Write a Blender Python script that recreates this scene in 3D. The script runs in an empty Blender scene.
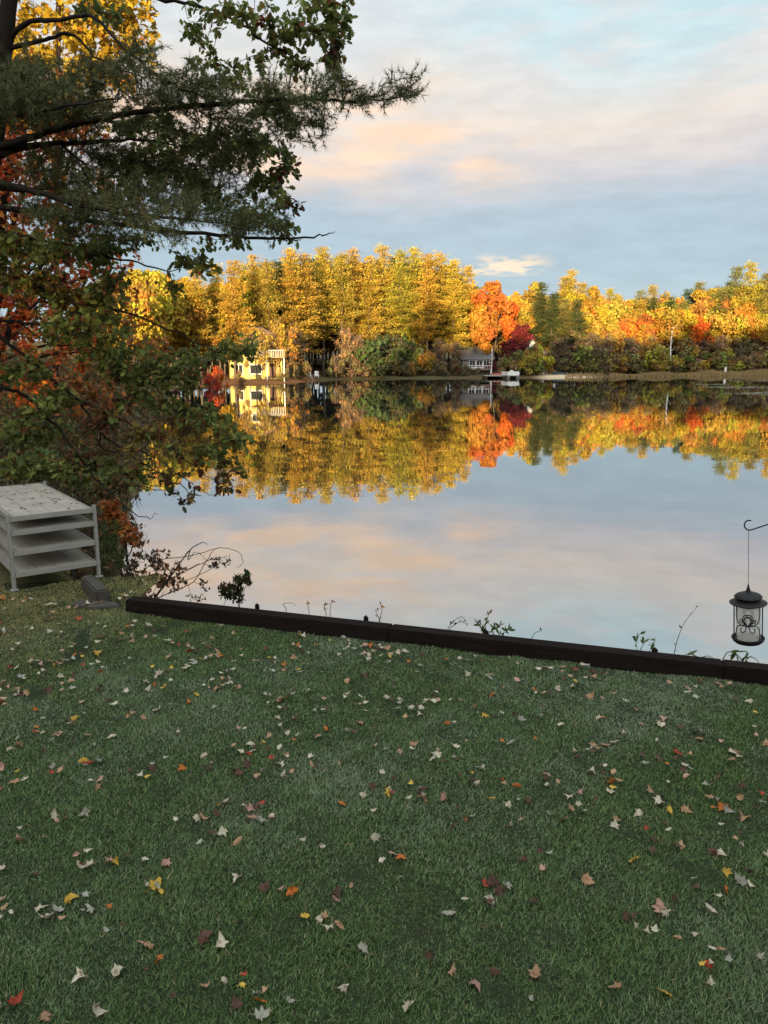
import bpy, math, random
import numpy as np
from mathutils import Vector, Matrix
rng = np.random.default_rng(11)
random.seed(11)
PI = math.pi
sc = bpy.context.scene
COL = sc.collection

# ------------------------------------------------------------------ camera
F_PX = 770.0
PITCH = math.atan((512 - 359) / F_PX)
CAM = np.array([0.0, 0.0, 3.3])
LAWN_Z = 1.1
cp, sp = math.cos(PITCH), math.sin(PITCH)

def at(px, py, Y):
    """world point seen at a pixel, at ground distance Y in front of the camera"""
    x = (px - 384) / F_PX
    y = -(py - 512) / F_PX
    d = np.array([x, cp + y * sp, y * cp - sp])
    return CAM + d * (Y / d[1])

def on_z(px, py, z):
    x = (px - 384) / F_PX
    y = -(py - 512) / F_PX
    d = np.array([x, cp + y * sp, y * cp - sp])
    return CAM + d * ((z - CAM[2]) / d[2])

def to_px(p):
    d = np.asarray(p, float) - CAM
    f = d[1] * cp - d[2] * sp
    u = d[1] * sp + d[2] * cp
    return 384 + F_PX * d[0] / f, 512 - F_PX * u / f

cam_data = bpy.data.cameras.new('camera')
cam = bpy.data.objects.new('camera', cam_data)
COL.objects.link(cam)
cam.location = CAM
cam.rotation_euler = (PI / 2 - PITCH, 0, 0)
cam_data.sensor_fit = 'VERTICAL'
cam_data.sensor_height = 36
cam_data.lens = 36 * F_PX / 1024
cam_data.clip_start = 0.05
cam_data.clip_end = 6000
sc.camera = cam

# ------------------------------------------------------------------ mesh helpers
class MB:
    """collects vertices, faces and per-vertex colours; builds ONE mesh object"""
    def __init__(self):
        self.v, self.f, self.c, self.n = [], [], [], 0
    def add(self, verts, faces, col=(1, 1, 1)):
        verts = np.asarray(verts, np.float32).reshape(-1, 3)
        col = np.asarray(col, np.float32)
        if col.ndim == 1:
            col = np.tile(col, (len(verts), 1))
        self.v.append(verts); self.c.append(col)
        if isinstance(faces, np.ndarray):
            self.f.append(faces + self.n)
        else:
            for f in faces:
                self.f.append(np.asarray([f]) + self.n)
        self.n += len(verts)
        return self
    def mesh(self, name, mat, smooth=False):
        me = bpy.data.meshes.new(name)
        v = np.concatenate(self.v); c = np.concatenate(self.c)
        idx = np.concatenate([f.reshape(-1) for f in self.f]).astype(np.int32)
        tot = np.concatenate([np.full(len(f), f.shape[1], np.int32) for f in self.f])
        st = np.concatenate([[0], np.cumsum(tot)[:-1]]).astype(np.int32)
        me.vertices.add(len(v)); me.vertices.foreach_set('co', v.reshape(-1))
        me.loops.add(len(idx)); me.loops.foreach_set('vertex_index', idx)
        me.polygons.add(len(tot)); me.polygons.foreach_set('loop_start', st)
        me.polygons.foreach_set('use_smooth', np.full(len(tot), smooth))
        me.update(calc_edges=True)
        ca = me.color_attributes.new('Col', 'FLOAT_COLOR', 'POINT')
        ca.data.foreach_set('color', np.concatenate([c, np.ones((len(c), 1), np.float32)], 1).reshape(-1))
        if mat: me.materials.append(mat)
        return me
    def build(self, name, mat, parent=None, smooth=False, loc=None):
        o = bpy.data.objects.new(name, self.mesh(name, mat, smooth))
        COL.objects.link(o)
        if parent is not None: o.parent = parent
        if loc is not None: o.location = loc
        return o

def tube_arrays(pts, rad, sides=6, cap=True):
    pts = np.asarray(pts, float); n = len(pts)
    rad = np.broadcast_to(np.asarray(rad, float), (n,))
    t = np.gradient(pts, axis=0)
    t /= np.linalg.norm(t, axis=1)[:, None] + 1e-9
    ref = np.array([0.13, 0.21, 1.0]) if abs(t[:, 2]).mean() < .8 else np.array([1.0, .17, .1])
    a = np.cross(t, ref); a /= np.linalg.norm(a, axis=1)[:, None] + 1e-9
    b = np.cross(t, a)
    th = np.arange(sides) * 2 * PI / sides
    ring = pts[:, None] + rad[:, None, None] * (np.cos(th)[None, :, None] * a[:, None] + np.sin(th)[None, :, None] * b[:, None])
    v = ring.reshape(-1, 3)
    i = np.arange(n - 1)[:, None] * sides; k = np.arange(sides)[None]
    k2 = (k + 1) % sides
    q = np.stack([i + k, i + k2, i + sides + k2, i + sides + k], -1).reshape(-1, 4)
    fs = [q]
    if cap:
        fs += [np.arange(sides)[None, ::-1], (np.arange(sides) + (n - 1) * sides)[None]]
    return v, fs

def add_tube(mb, pts, rad, sides=6, col=(1, 1, 1), cap=True):
    v, fs = tube_arrays(pts, rad, sides, cap)
    base = mb.n
    mb.v.append(v.astype(np.float32)); mb.c.append(np.tile(np.asarray(col, np.float32), (len(v), 1)))
    for f in fs: mb.f.append(f + base)
    mb.n += len(v)

def smooth_path(pts, per=5):
    """Catmull-Rom through points"""
    p = np.asarray(pts, float)
    p = np.vstack([2 * p[0] - p[1], p, 2 * p[-1] - p[-2]])
    out = []
    for i in range(1, len(p) - 2):
        for s in np.linspace(0, 1, per, endpoint=False):
            a, b, c, d = p[i - 1], p[i], p[i + 1], p[i + 2]
            out.append(.5 * (2 * b + (c - a) * s + (2 * a - 5 * b + 4 * c - d) * s * s + (3 * b - a - 3 * c + d) * s ** 3))
    out.append(p[-2])
    return np.array(out)

def add_box(mb, cx, cy, cz, sx, sy, sz, rot=None, col=(1, 1, 1), bev=0.0):
    """box by centre and full sizes, optional 3x3 rotation, optional chamfer"""
    if bev <= 0:
        s = np.array([[-1, -1, -1], [1, -1, -1], [1, 1, -1], [-1, 1, -1], [-1, -1, 1], [1, -1, 1], [1, 1, 1], [-1, 1, 1]]) * .5
        v = s * [sx, sy, sz]
        f = np.array([[0, 3, 2, 1], [4, 5, 6, 7], [0, 1, 5, 4], [1, 2, 6, 5], [2, 3, 7, 6], [3, 0, 4, 7]])
        fs = [f]
    else:
        import bmesh
        bm = bmesh.new()
        bmesh.ops.create_cube(bm, size=1)
        for q in bm.verts: q.co = Vector((q.co.x * sx, q.co.y * sy, q.co.z * sz))
        bmesh.ops.bevel(bm, geom=bm.edges[:], offset=bev, segments=2, affect='EDGES')
        bm.verts.ensure_lookup_table()
        v = np.array([q.co[:] for q in bm.verts])
        fs = [np.array([[q.index for q in f.verts]]) for f in bm.faces]
        bm.free()
    if rot is not None: v = v @ np.asarray(rot).T
    v = v + [cx, cy, cz]
    base = mb.n
    mb.v.append(v.astype(np.float32)); mb.c.append(np.tile(np.asarray(col, np.float32), (len(v), 1)))
    for f in fs: mb.f.append(f + base)
    mb.n += len(v)

def add_lathe(mb, prof, n=24, centre=(0, 0, 0), col=(1, 1, 1)):
    prof = np.asarray(prof, float); m = len(prof)
    th = np.arange(n) * 2 * PI / n
    v = np.stack([prof[:, None, 0] * np.cos(th), prof[:, None, 0] * np.sin(th), np.repeat(prof[:, 1:2], n, 1)], -1).reshape(-1, 3) + centre
    i = np.arange(m - 1)[:, None] * n; k = np.arange(n)[None]; k2 = (k + 1) % n
    q = np.stack([i + k, i + k2, i + n + k2, i + n + k], -1).reshape(-1, 4)
    mb.add(v, q, col)

def rotz(a):
    c, s = math.cos(a), math.sin(a)
    return np.array([[c, -s, 0], [s, c, 0], [0, 0, 1]])

def unit(v):
    v = np.asarray(v, float)
    return v / (np.linalg.norm(v, axis=-1, keepdims=True) + 1e-9)

def add_leaves(mb, pos, tip, nrm, size, col, tmpl):
    """one n-gon leaf per position; template is (k,3): x across, y towards the tip, z along the normal"""
    pos = np.asarray(pos, float); N = len(pos)
    if N == 0: return
    tip = unit(tip); nrm = np.asarray(nrm, float)
    side = unit(np.cross(tip, nrm)); nn = np.cross(side, tip)
    T = np.asarray(tmpl, float); k = len(T)
    size = np.broadcast_to(np.asarray(size, float), (N,))
    v = pos[:, None] + size[:, None, None] * (T[None, :, 0:1] * side[:, None] + T[None, :, 1:2] * tip[:, None] + T[None, :, 2:3] * nn[:, None])
    c = np.repeat(np.asarray(col, float)[:, None], k, 1).reshape(-1, 3)
    mb.add(v.reshape(-1, 3), np.arange(N * k).reshape(N, k), c)

OAK = np.array([(0, 0, 0), (.10, .16, -.02), (.28, .22, -.07), (.18, .36, -.03), (.40, .52, -.10), (.22, .60, -.03), (.24, .80, -.08), (0, 1, -.06),
                (-.24, .80, -.08), (-.22, .60, -.03), (-.40, .52, -.10), (-.18, .36, -.03), (-.28, .22, -.07), (-.10, .16, -.02)])
MAPLE = np.array([(0, 0, 0), (.14, .04, .0), (.42, .06, .05), (.30, .24, .01), (.54, .50, .08), (.28, .48, .01), (.22, .62, .02), (0, 1.02, .06),
                  (-.22, .62, .02), (-.28, .48, .01), (-.54, .50, .08), (-.30, .24, .01), (-.42, .06, .05), (-.14, .04, .0)])
OVAL = np.array([(0, 0, 0), (.16, .2, -.03), (.2, .5, -.04), (.13, .8, -.03), (0, 1, -.02), (-.13, .8, -.03), (-.2, .5, -.04), (-.16, .2, -.03)])
QUAD = np.array([(-.5, 0, 0), (.5, .12, .1), (.42, .95, -.08), (-.38, 1.05, .05)])

# ------------------------------------------------------------------ tagging
def tag(o, label=None, cat=None, group=None, kind=None):
    if label: o['label'] = label
    if cat: o['category'] = cat
    if group: o['group'] = group
    if kind: o['kind'] = kind
    return o

def thing(name, loc, label, cat, group=None, rz=0.0):
    o = bpy.data.objects.new(name, None)
    COL.objects.link(o)
    o.empty_display_size = .2
    o.location = loc; o.rotation_euler = (0, 0, rz)
    return tag(o, label, cat, group)

def dup(root):
    r = root.copy(); COL.objects.link(r)
    for ch in list(root.children):
        c = ch.copy(); COL.objects.link(c); c.parent = r
        for g in list(ch.children):
            d = g.copy(); COL.objects.link(d); d.parent = c
    return r

# ------------------------------------------------------------------ materials
class NT:
    def __init__(self, tree):
        self.t = tree
    def n(self, typ, **kw):
        nd = self.t.nodes.new(typ)
        for k, v in kw.items():
            if k.startswith('i_'):
                key = k[2:]
                nd.inputs[int(key) if key.isdigit() else key.replace('_', ' ')].default_value = v
            else: setattr(nd, k, v)
        return nd
    def l(self, a, b): self.t.links.new(a, b)
    def math(self, op, a, b=None, c=None, clamp=False):
        nd = self.n('ShaderNodeMath', operation=op, use_clamp=clamp)
        for i, x in enumerate((a, b, c)):
            if x is None: continue
            if isinstance(x, (int, float)): nd.inputs[i].default_value = x
            else: self.l(x, nd.inputs[i])
        return nd.outputs[0]
    def mix(self, fac, a, b, blend='MIX'):
        nd = self.n('ShaderNodeMix', data_type='RGBA', blend_type=blend)
        for i, x in ((0, fac), (6, a), (7, b)):
            if isinstance(x, (int, float)): nd.inputs[i].default_value = x
            elif isinstance(x, tuple): nd.inputs[i].default_value = (*x, 1)
            else: self.l(x, nd.inputs[i])
        return nd.outputs[2]
    def smooth(self, x, lo, hi):
        nd = self.n('ShaderNodeMapRange', interpolation_type='SMOOTHSTEP')
        self.l(x, nd.inputs[0]); nd.inputs[1].default_value = lo; nd.inputs[2].default_value = hi
        return nd.outputs[0]
    def noise(self, vec, scale, detail=4, rough=.55, dist=0.0):
        nd = self.n('ShaderNodeTexNoise')
        nd.inputs['Scale'].default_value = scale; nd.inputs['Detail'].default_value = detail
        nd.inputs['Roughness'].default_value = rough; nd.inputs['Distortion'].default_value = dist
        if vec is not None: self.l(vec, nd.inputs['Vector'])
        return nd.outputs[0]
    def mapping(self, vec, scale=(1, 1, 1), loc=(0, 0, 0)):
        nd = self.n('ShaderNodeMapping')
        nd.inputs['Scale'].default_value = scale; nd.inputs['Location'].default_value = loc
        self.l(vec, nd.inputs['Vector'])
        return nd.outputs[0]

def new_mat(name):
    m = bpy.data.materials.new(name); m.use_nodes = True
    m.node_tree.nodes.clear()
    g = NT(m.node_tree)
    g.out = g.n('ShaderNodeOutputMaterial')
    return m, g

def principled(g, color, rough=.6, spec=.3, metal=0.0, normal=None):
    p = g.n('ShaderNodeBsdfPrincipled')
    for key, x in (('Base Color', color), ('Roughness', rough), ('Specular IOR Level', spec), ('Metallic', metal)):
        if isinstance(x, tuple): p.inputs[key].default_value = (*x, 1)
        elif isinstance(x, (int, float)): p.inputs[key].default_value = x
        else: g.l(x, p.inputs[key])
    if normal is not None: g.l(normal, p.inputs['Normal'])
    return p.outputs[0]

def bump(g, h, strength=.3, dist=.02):
    b = g.n('ShaderNodeBump'); b.inputs['Strength'].default_value = strength; b.inputs['Distance'].default_value = dist
    g.l(h, b.inputs['Height'])
    return b.outputs[0]

def foliage_mat(name, trans=.3, rough=.55, spec=.25, obj_color=False):
    m, g = new_mat(name)
    a = g.n('ShaderNodeAttribute', attribute_name='Col').outputs['Color']
    if obj_color:
        oc = g.n('ShaderNodeObjectInfo').outputs['Color']
        a = g.mix(1.0, a, oc, 'MULTIPLY')
    s = principled(g, a, rough, spec)
    if trans > 0:
        tr = g.n('ShaderNodeBsdfTranslucent'); g.l(a, tr.inputs[0])
        mx = g.n('ShaderNodeMixShader'); mx.inputs[0].default_value = trans
        g.l(s, mx.inputs[1]); g.l(tr.outputs[0], mx.inputs[2]); s = mx.outputs[0]
    g.l(s, g.out.inputs[0])
    return m

def simple_mat(name, color, rough=.6, spec=.3, metal=0.0, var=.25, scale=6.0, stretch=(1, 1, 1), bump_s=.15, use_col=False, obj_color=False):
    """a colour with noise wear and a fine bump"""
    m, g = new_mat(name)
    tc = g.n('ShaderNodeTexCoord').outputs['Object']
    v = g.mapping(tc, stretch)
    n1 = g.noise(v, scale, 6, .6)
    n2 = g.noise(v, scale * 7, 3, .6)
    k = g.math('ADD', g.math('MULTIPLY', n1, .7), g.math('MULTIPLY', n2, .3))
    k = g.math('ADD', g.math('MULTIPLY', g.math('SUBTRACT', k, .5), var * 4), 1.0)
    base = color
    cmb = g.n('ShaderNodeCombineColor')
    for i in range(3): g.l(k, cmb.inputs[i])
    c = g.mix(1.0, base, cmb.outputs[0], 'MULTIPLY')
    if use_col: c = g.mix(1.0, c, g.n('ShaderNodeAttribute', attribute_name='Col').outputs['Color'], 'MULTIPLY')
    if obj_color: c = g.mix(1.0, c, g.n('ShaderNodeObjectInfo').outputs['Color'], 'MULTIPLY')
    nrm = bump(g, n2, bump_s, .01) if bump_s > 0 else None
    g.l(principled(g, c, rough, spec, metal, nrm), g.out.inputs[0])
    return m

M = {}
M['leaf'] = foliage_mat('leaf', .35, .6, .12)
M['needle'] = foliage_mat('needle', .15, .6, .10)
M['far_leaf'] = foliage_mat('far_leaf', .25, .7, .1, obj_color=True)
M['far_needle'] = foliage_mat('far_needle', .12, .7, .1, obj_color=True)
M['bark'] = simple_mat('bark', (.022, .017, .014), .95, .05, var=.4, scale=4, stretch=(3, 3, .6), bump_s=.6)
M['far_bark'] = simple_mat('far_bark', (.12, .095, .075), .9, .1, var=.3, scale=1.5, bump_s=0, obj_color=True)
m, g = new_mat('fallen_leaf')
a = g.mix(1.0, g.n('ShaderNodeAttribute', attribute_name='Col').outputs['Color'], g.n('ShaderNodeObjectInfo').outputs['Color'], 'MULTIPLY')
oi = g.n('ShaderNodeObjectInfo').outputs['Random']
tcv = g.n('ShaderNodeVectorMath', operation='ADD'); g.l(g.n('ShaderNodeNewGeometry').outputs['Position'], tcv.inputs[0])
g.l(oi, tcv.inputs[1])
nz = g.noise(tcv.outputs[0], 55, 5, .65)
a = g.mix(g.smooth(nz, .50, .68), a, g.mix(1.0, a, (.48, .36, .28), 'MULTIPLY'))
tr = g.n('ShaderNodeBsdfTranslucent'); g.l(a, tr.inputs[0])
mx = g.n('ShaderNodeMixShader'); mx.inputs[0].default_value = .15
g.l(principled(g, a, .65, .15, normal=bump(g, nz, .4, .004)), mx.inputs[1]); g.l(tr.outputs[0], mx.inputs[2]); g.l(mx.outputs[0], g.out.inputs[0])
M['fallen'] = m
M['grass'] = foliage_mat('grass_blade', .25, .6, .2)
M['timber'] = simple_mat('creosote_timber', (.011, .0082, .0068), .9, .05, var=.45, scale=2.2, stretch=(.6, 6, 6), bump_s=.7)
M['alu'] = simple_mat('weathered_aluminium', (.28, .27, .245), .55, .4, metal=.35, var=.18, scale=5, bump_s=.1)
M['deck'] = simple_mat('grey_deck_panel', (.29, .265, .225), .8, .15, var=.3, scale=3.0, bump_s=.2)
M['concrete'] = simple_mat('concrete', (.055, .050, .042), .9, .1, var=.3, scale=7, bump_s=.6)
M['stone'] = simple_mat('flat_stone', (.055, .051, .044), .9, .1, var=.35, scale=6, bump_s=.6)
M['black_metal'] = simple_mat('black_metal', (.008, .008, .009), .6, .22, var=.2, scale=30, bump_s=.05)

# ------------------------------------------------------------------ terrain, water
TL = np.array([-2.29, 6.52]); TR = np.array([2.63, 4.94])
TD = (TR - TL) / np.linalg.norm(TR - TL); TN = np.array([-TD[1], TD[0]])
LAKE = np.array([(-1.95, 7.75), (3.0, 6.15), (8, 4.6), (20, 2), (60, -4), (120, 8), (210, 60), (190, 130), (130, 158), (95, 166), (78, 161), (60, 156),
                 (46, 151), (38, 143), (30, 140), (14, 137), (4, 134), (-6, 129), (-11, 121), (-12, 112), (-17, 107), (-23, 102), (-25, 95), (-23, 85),
                 (-21, 75), (-17.5, 62), (-13.5, 45), (-9.4, 30), (-6.0, 18), (-4.4, 12), (-3.4, 9.6), (-2.5, 8.3)])

def lake_sd(P):
    """signed distance to the shoreline, positive on land"""
    P = np.asarray(P, float)
    d = np.full(len(P), 1e9); ins = np.zeros(len(P), bool)
    n = len(LAKE)
    for i in range(n):
        a, b = LAKE[i], LAKE[(i + 1) % n]
        ab = b - a
        t = np.clip(((P - a) @ ab) / (ab @ ab), 0, 1)
        d = np.minimum(d, np.linalg.norm(P - a - t[:, None] * ab, axis=1))
        cond = (a[1] > P[:, 1]) != (b[1] > P[:, 1])
        with np.errstate(divide='ignore', invalid='ignore'):
            xx = (b[0] - a[0]) * (P[:, 1] - a[1]) / (b[1] - a[1]) + a[0]
        ins ^= cond & (P[:, 0] < xx)
    return np.where(ins, -d, d)

def sstep(x, lo, hi):
    t = np.clip((x - lo) / (hi - lo), 0, 1)
    return t * t * (3 - 2 * t)

def vnoise(x, y, s=0):
    return (np.sin(x * 1.3 + s) * np.cos(y * 1.7 - s * 2) + .5 * np.sin(x * 3.1 - y * 2.3 + s) + .25 * np.cos(x * 6.3 + y * 5.1 + s)) / 1.75

def crest_height(x):
    """top of the unseen wooded rise behind the photographer, shaped to shade the yard"""
    return np.interp(x, [-110, -75, -61, -50, -42, -30, -20, 0, 21, 60], [16, 16.5, 17.2, 20.5, 24.2, 26, 27, 29, 31.5, 33])

def ground_z(P):
    P = np.asarray(P, float); x, y = P[:, 0], P[:, 1]
    sd = lake_sd(P)
    far = sstep(y, 80, 105)
    left = sstep(-x, 3.5, 9) * (1 - far) * sstep(y, 8, 16)
    near_bank = 1.05 * sstep(sd, -.1, 1.1)
    far_bank = .42 * sstep(sd, 0, 2.5) + .035 * np.clip(sd - 4, 0, 400) + .8 * sstep(sd, 5, 30)
    left_bank = 1.0 * sstep(sd, 0, 2.5) + .15 * np.clip(sd - 1.5, 0, 30)
    out = near_bank * (1 - far) + far_bank * far
    out = out * (1 - left) + left_bank * left
    rough = .06 * vnoise(x * .9, y * .9) * sstep(sd, .5, 3) * np.maximum(far, left)
    hill = (crest_height(x) - 15) * sstep(-y, 40, 92)
    z = np.where(sd > 0, out + rough + hill, -np.minimum(3.0, .25 * -sd) - .02)
    return z

def gz(x, y): return float(ground_z([(x, y)])[0])

def axis(vals):
    out = []
    for a, b, st in vals: out += list(np.arange(a, b, st))
    return np.array(out + [vals[-1][1]])
gx = axis([(-2500, -300, 220), (-300, -60, 12), (-60, -14, 2), (-14, 12, .5), (12, 60, 2), (60, 260, 10), (260, 2500, 220)])
gy = axis([(-2500, -120, 220), (-120, -10, 6), (-10, 18, .5), (18, 60, 2), (60, 180, 2.5), (180, 320, 10), (320, 2500, 220)])
GX, GY = np.meshgrid(gx, gy)
P2 = np.stack([GX.ravel(), GY.ravel()], 1)
Z = ground_z(P2)
# sits below the lawn sheet where the lawn lies
lawn_y = lambda x: np.where(x > TL[0], TL[1] + (x - TL[0]) * TD[1] / TD[0], 7.6 + .12 * np.sin(x * 2.1))
Z = np.where((np.abs(P2[:, 0]) < 12.5) & (P2[:, 1] < 9.0) & (P2[:, 1] > -9) & (Z > .5), np.minimum(Z, LAWN_Z - .05), Z)
nx, ny = len(gx), len(gy)
ii, jj = np.meshgrid(np.arange(nx - 1), np.arange(ny - 1))
k = (jj * nx + ii).ravel()
quads = np.stack([k, k + 1, k + nx + 1, k + nx], 1)

m, g = new_mat('leaf_litter_ground')
pos = g.n('ShaderNodeNewGeometry').outputs['Position']
n1 = g.noise(pos, .35, 6, .6); n2 = g.noise(pos, 6, 4, .7)
c = g.mix(g.smooth(n1, .35, .65), (.085, .055, .03), (.075, .075, .03))
c = g.mix(g.smooth(n2, .55, .75), c, (.17, .085, .03))
sx = g.n('ShaderNodeSeparateXYZ'); g.l(pos, sx.inputs[0])
bx = g.math('MULTIPLY', g.smooth(sx.outputs[0], 26, 30), g.math('SUBTRACT', 1.0, g.smooth(sx.outputs[0], 40, 46)))
by = g.math('MULTIPLY', bx, g.math('MULTIPLY', g.smooth(sx.outputs[1], 120, 125), g.math('SUBTRACT', 1.0, g.smooth(sx.outputs[2], .9, 1.15))))
c = g.mix(by, c, (.52, .40, .27))
ry = g.math('MULTIPLY', g.smooth(sx.outputs[0], 46, 52), g.math('MULTIPLY', g.smooth(sx.outputs[1], 120, 125), g.math('SUBTRACT', 1.0, g.smooth(sx.outputs[2], .9, 1.2))))
c = g.mix(ry, c, (.30, .205, .10))
oy = g.math('MULTIPLY', g.math('SUBTRACT', 1.0, g.smooth(sx.outputs[0], -12, -10)), g.math('MULTIPLY', g.smooth(sx.outputs[1], 98, 101), g.math('SUBTRACT', 1.0, g.smooth(sx.outputs[2], 1.2, 1.6))))
c = g.mix(oy, c, (.26, .12, .05))  # orange of the sunlit bank put into the ground colour
g.l(principled(g, c, .95, .1, normal=bump(g, n2, .5, .05)), g.out.inputs[0])
mb = MB(); mb.add(np.column_stack([P2, Z]), quads)
tag(mb.build('ground', m, smooth=True), kind='structure')

# water: one still sheet
m, g = new_mat('still_lake_water')
pos = g.n('ShaderNodeNewGeometry').outputs['Position']
h1 = g.noise(g.mapping(pos, (.35, .9, 1)), 1.0, 3, .5)
h2 = g.noise(g.mapping(pos, (.05, .12, 1)), 1.0, 2, .5)
hh = g.math('ADD', g.math('MULTIPLY', h1, .35), h2)
nb = bump(g, hh, .055, .10)
gl = g.n('ShaderNodeBsdfGlossy'); gl.inputs['Color'].default_value = (.94, .94, .94, 1); gl.inputs['Roughness'].default_value = .012
g.l(nb, gl.inputs['Normal'])
df = principled(g, (.012, .018, .016), .4, .0)
lw = g.n('ShaderNodeFresnel'); lw.inputs['IOR'].default_value = 2.6
fac = g.math('ADD', g.math('MULTIPLY', lw.outputs[0], .50), .48, clamp=True)
mx = g.n('ShaderNodeMixShader'); g.l(fac, mx.inputs[0]); g.l(df, mx.inputs[1]); g.l(gl.outputs[0], mx.inputs[2])
g.l(mx.outputs[0], g.out.inputs[0])
mb = MB(); mb.add([(-60, -20, 0), (260, -20, 0), (260, 200, 0), (-60, 200, 0)], [(0, 1, 2, 3)])
tag(mb.build('lake_water', m), kind='structure')

# lawn sheet
lx = np.arange(-12, 12.01, .25); ly_t = np.linspace(0, 1, 70)
LX = np.repeat(lx[None], 70, 0)
LY = -8 + ly_t[:, None] * (lawn_y(lx)[None] + 8)
def lawn_h(x, y): return LAWN_Z + .018 * vnoise(x * 1.4, y * 1.4, 1.0) + .012 * vnoise(x * 4.0, y * 4.0, 2.0)
LZ = lawn_h(LX, LY)
nx2 = len(lx)
ii, jj = np.meshgrid(np.arange(nx2 - 1), np.arange(69)); k = (jj * nx2 + ii).ravel()
m, g = new_mat('lawn_soil')
pos = g.n('ShaderNodeNewGeometry').outputs['Position']
n1 = g.noise(pos, 1.2, 5, .6); n2 = g.noise(pos, 40, 3, .7)
c = g.mix(g.smooth(n2, .3, .7), (.010, .015, .007), (.024, .036, .015))
c = g.mix(g.smooth(n1, .62, .8), c, (.035, .028, .015))
g.l(principled(g, c, .95, .1, normal=bump(g, n2, .6, .02)), g.out.inputs[0])
mb = MB(); mb.add(np.stack([LX, LY, LZ], -1).reshape(-1, 3), np.stack([k, k + 1, k + nx2 + 1, k + nx2], 1))
tag(mb.build('lawn', m, smooth=True), kind='structure')

# grass blades
def fbm(x, y):
    return .5 + .5 * (vnoise(x * .9, y * .9, 3) * .5 + vnoise(x * 2.3 + 4, y * 2.3, 5) * .3 + vnoise(x * 6.1, y * 6.1 + 2, 8) * .2)
NB = 1150000
yy = 1.2 + 6.6 * rng.random(NB) ** 1.15
xx = (rng.random(NB) * 2 - 1) * (1.2 + .66 * yy)
keep = yy < lawn_y(xx) - .02
_u = (np.column_stack([xx, yy]) - np.array([-3.56, 7.13])) @ np.array([.80, .60]); _w = (np.column_stack([xx, yy]) - np.array([-3.56, 7.13])) @ np.array([-.60, .80])
keep &= ~((_u > -.05) & (_u < .85) & (_w > .05) & (_w < 2.0) & (rng.random(NB) < .93))
xx, yy = xx[keep], yy[keep]
N = len(xx)
zz = lawn_h(xx, yy)
f = fbm(xx, yy)
hgt = (.0085 + .0115 * rng.random(N)) * (.75 + .6 * f) * (.80 + .45 * fbm(xx * 3.1, yy * 3.1 + 9))
wid = (.0015 + .0013 * rng.random(N)) * (.8 + .16 * yy)
ang = rng.random(N) * 2 * PI
lean = rng.normal(0, .6, (N, 2)) + np.array([.15, .1])
base = np.column_stack([xx, yy, zz - .004])
sd_ = np.column_stack([np.cos(ang), np.sin(ang), np.zeros(N)]) * wid[:, None]
tipv = base + np.column_stack([lean[:, 0] * hgt, lean[:, 1] * hgt, hgt])
v = np.stack([base - sd_, base + sd_, tipv], 1)
frost = sstep(fbm(xx * 1.7 + 7, yy * 1.7) + .10 * rng.normal(size=N) + .05 * sstep(xx, -1, 2) - .10 * sstep(-xx, 1.2, 3.0) * sstep(yy, 4, 6), .46, .86)
frost = np.clip(frost + .6 * (rng.random(N) < .34) * sstep(fbm(xx * .8, yy * .8 + 5), .25, .6), 0, 1)
dry = sstep(-xx + .6 * (yy - 6.2) + .5 * rng.normal(size=N), 1.2, 3.6)
g0 = np.array([.050, .090, .028]); g1 = np.array([.090, .145, .045]); fr = np.array([.33, .385, .28]); dr = np.array([.20, .165, .065])
frost *= .48 + .52 * sstep(yy, 2.2, 4.4)
r_ = rng.random(N)[:, None]
cc = g0 * (1 - r_) + g1 * r_
straw = (rng.random(N) < .035)[:, None]
cc = np.where(straw, np.array([.22, .18, .09]), cc)
cc = cc * (1 - .8 * dry[:, None]) + dr * .8 * dry[:, None]
cc *= (.68 + 1.25 * rng.random(N) ** 1.4)[:, None]
ft = (frost * (1 - .7 * dry))[:, None]
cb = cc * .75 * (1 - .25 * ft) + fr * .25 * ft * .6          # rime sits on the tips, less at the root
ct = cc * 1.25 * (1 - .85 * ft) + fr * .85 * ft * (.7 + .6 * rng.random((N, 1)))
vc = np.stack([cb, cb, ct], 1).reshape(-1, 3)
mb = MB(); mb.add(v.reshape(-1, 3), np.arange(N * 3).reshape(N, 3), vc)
tag(mb.build('grass', M['grass']), 'short lawn grass with patches of pale frost', 'grass', kind='stuff')

exec_parts = []
# ------------------------------------------------------------------ timber edging
def yard_timber(i, label):
    L = 2.44
    a = TL + TD * (L + .001) * i
    c = a + TD * L / 2 + TN * .07
    mb = MB()
    R = rotz(math.atan2(TD[1], TD[0]) + [.0, .001, -.002, .003][i])
    add_box(mb, 0, 0, .045, L, .14, .135, bev=.010)
    # long weather checks along the faces
    o = mb.build('landscape_timber', M['timber'])
    o.location = (c[0], c[1], LAWN_Z + .0)
    o.rotation_euler = (random.uniform(-.004, .004), 0, math.atan2(TD[1], TD[0]) + [.0, .001, -.002, .003][i])
    return tag(o, label, 'timber', 'dark timbers edging the lawn')
yard_timber(0, 'dark square landscape timber, left end of the edging beside the concrete block')
yard_timber(1, 'dark square landscape timber in the middle of the edging, below the leafy weed')
yard_timber(2, 'dark square landscape timber at the right end of the edging, beyond the hanging lantern')

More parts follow.
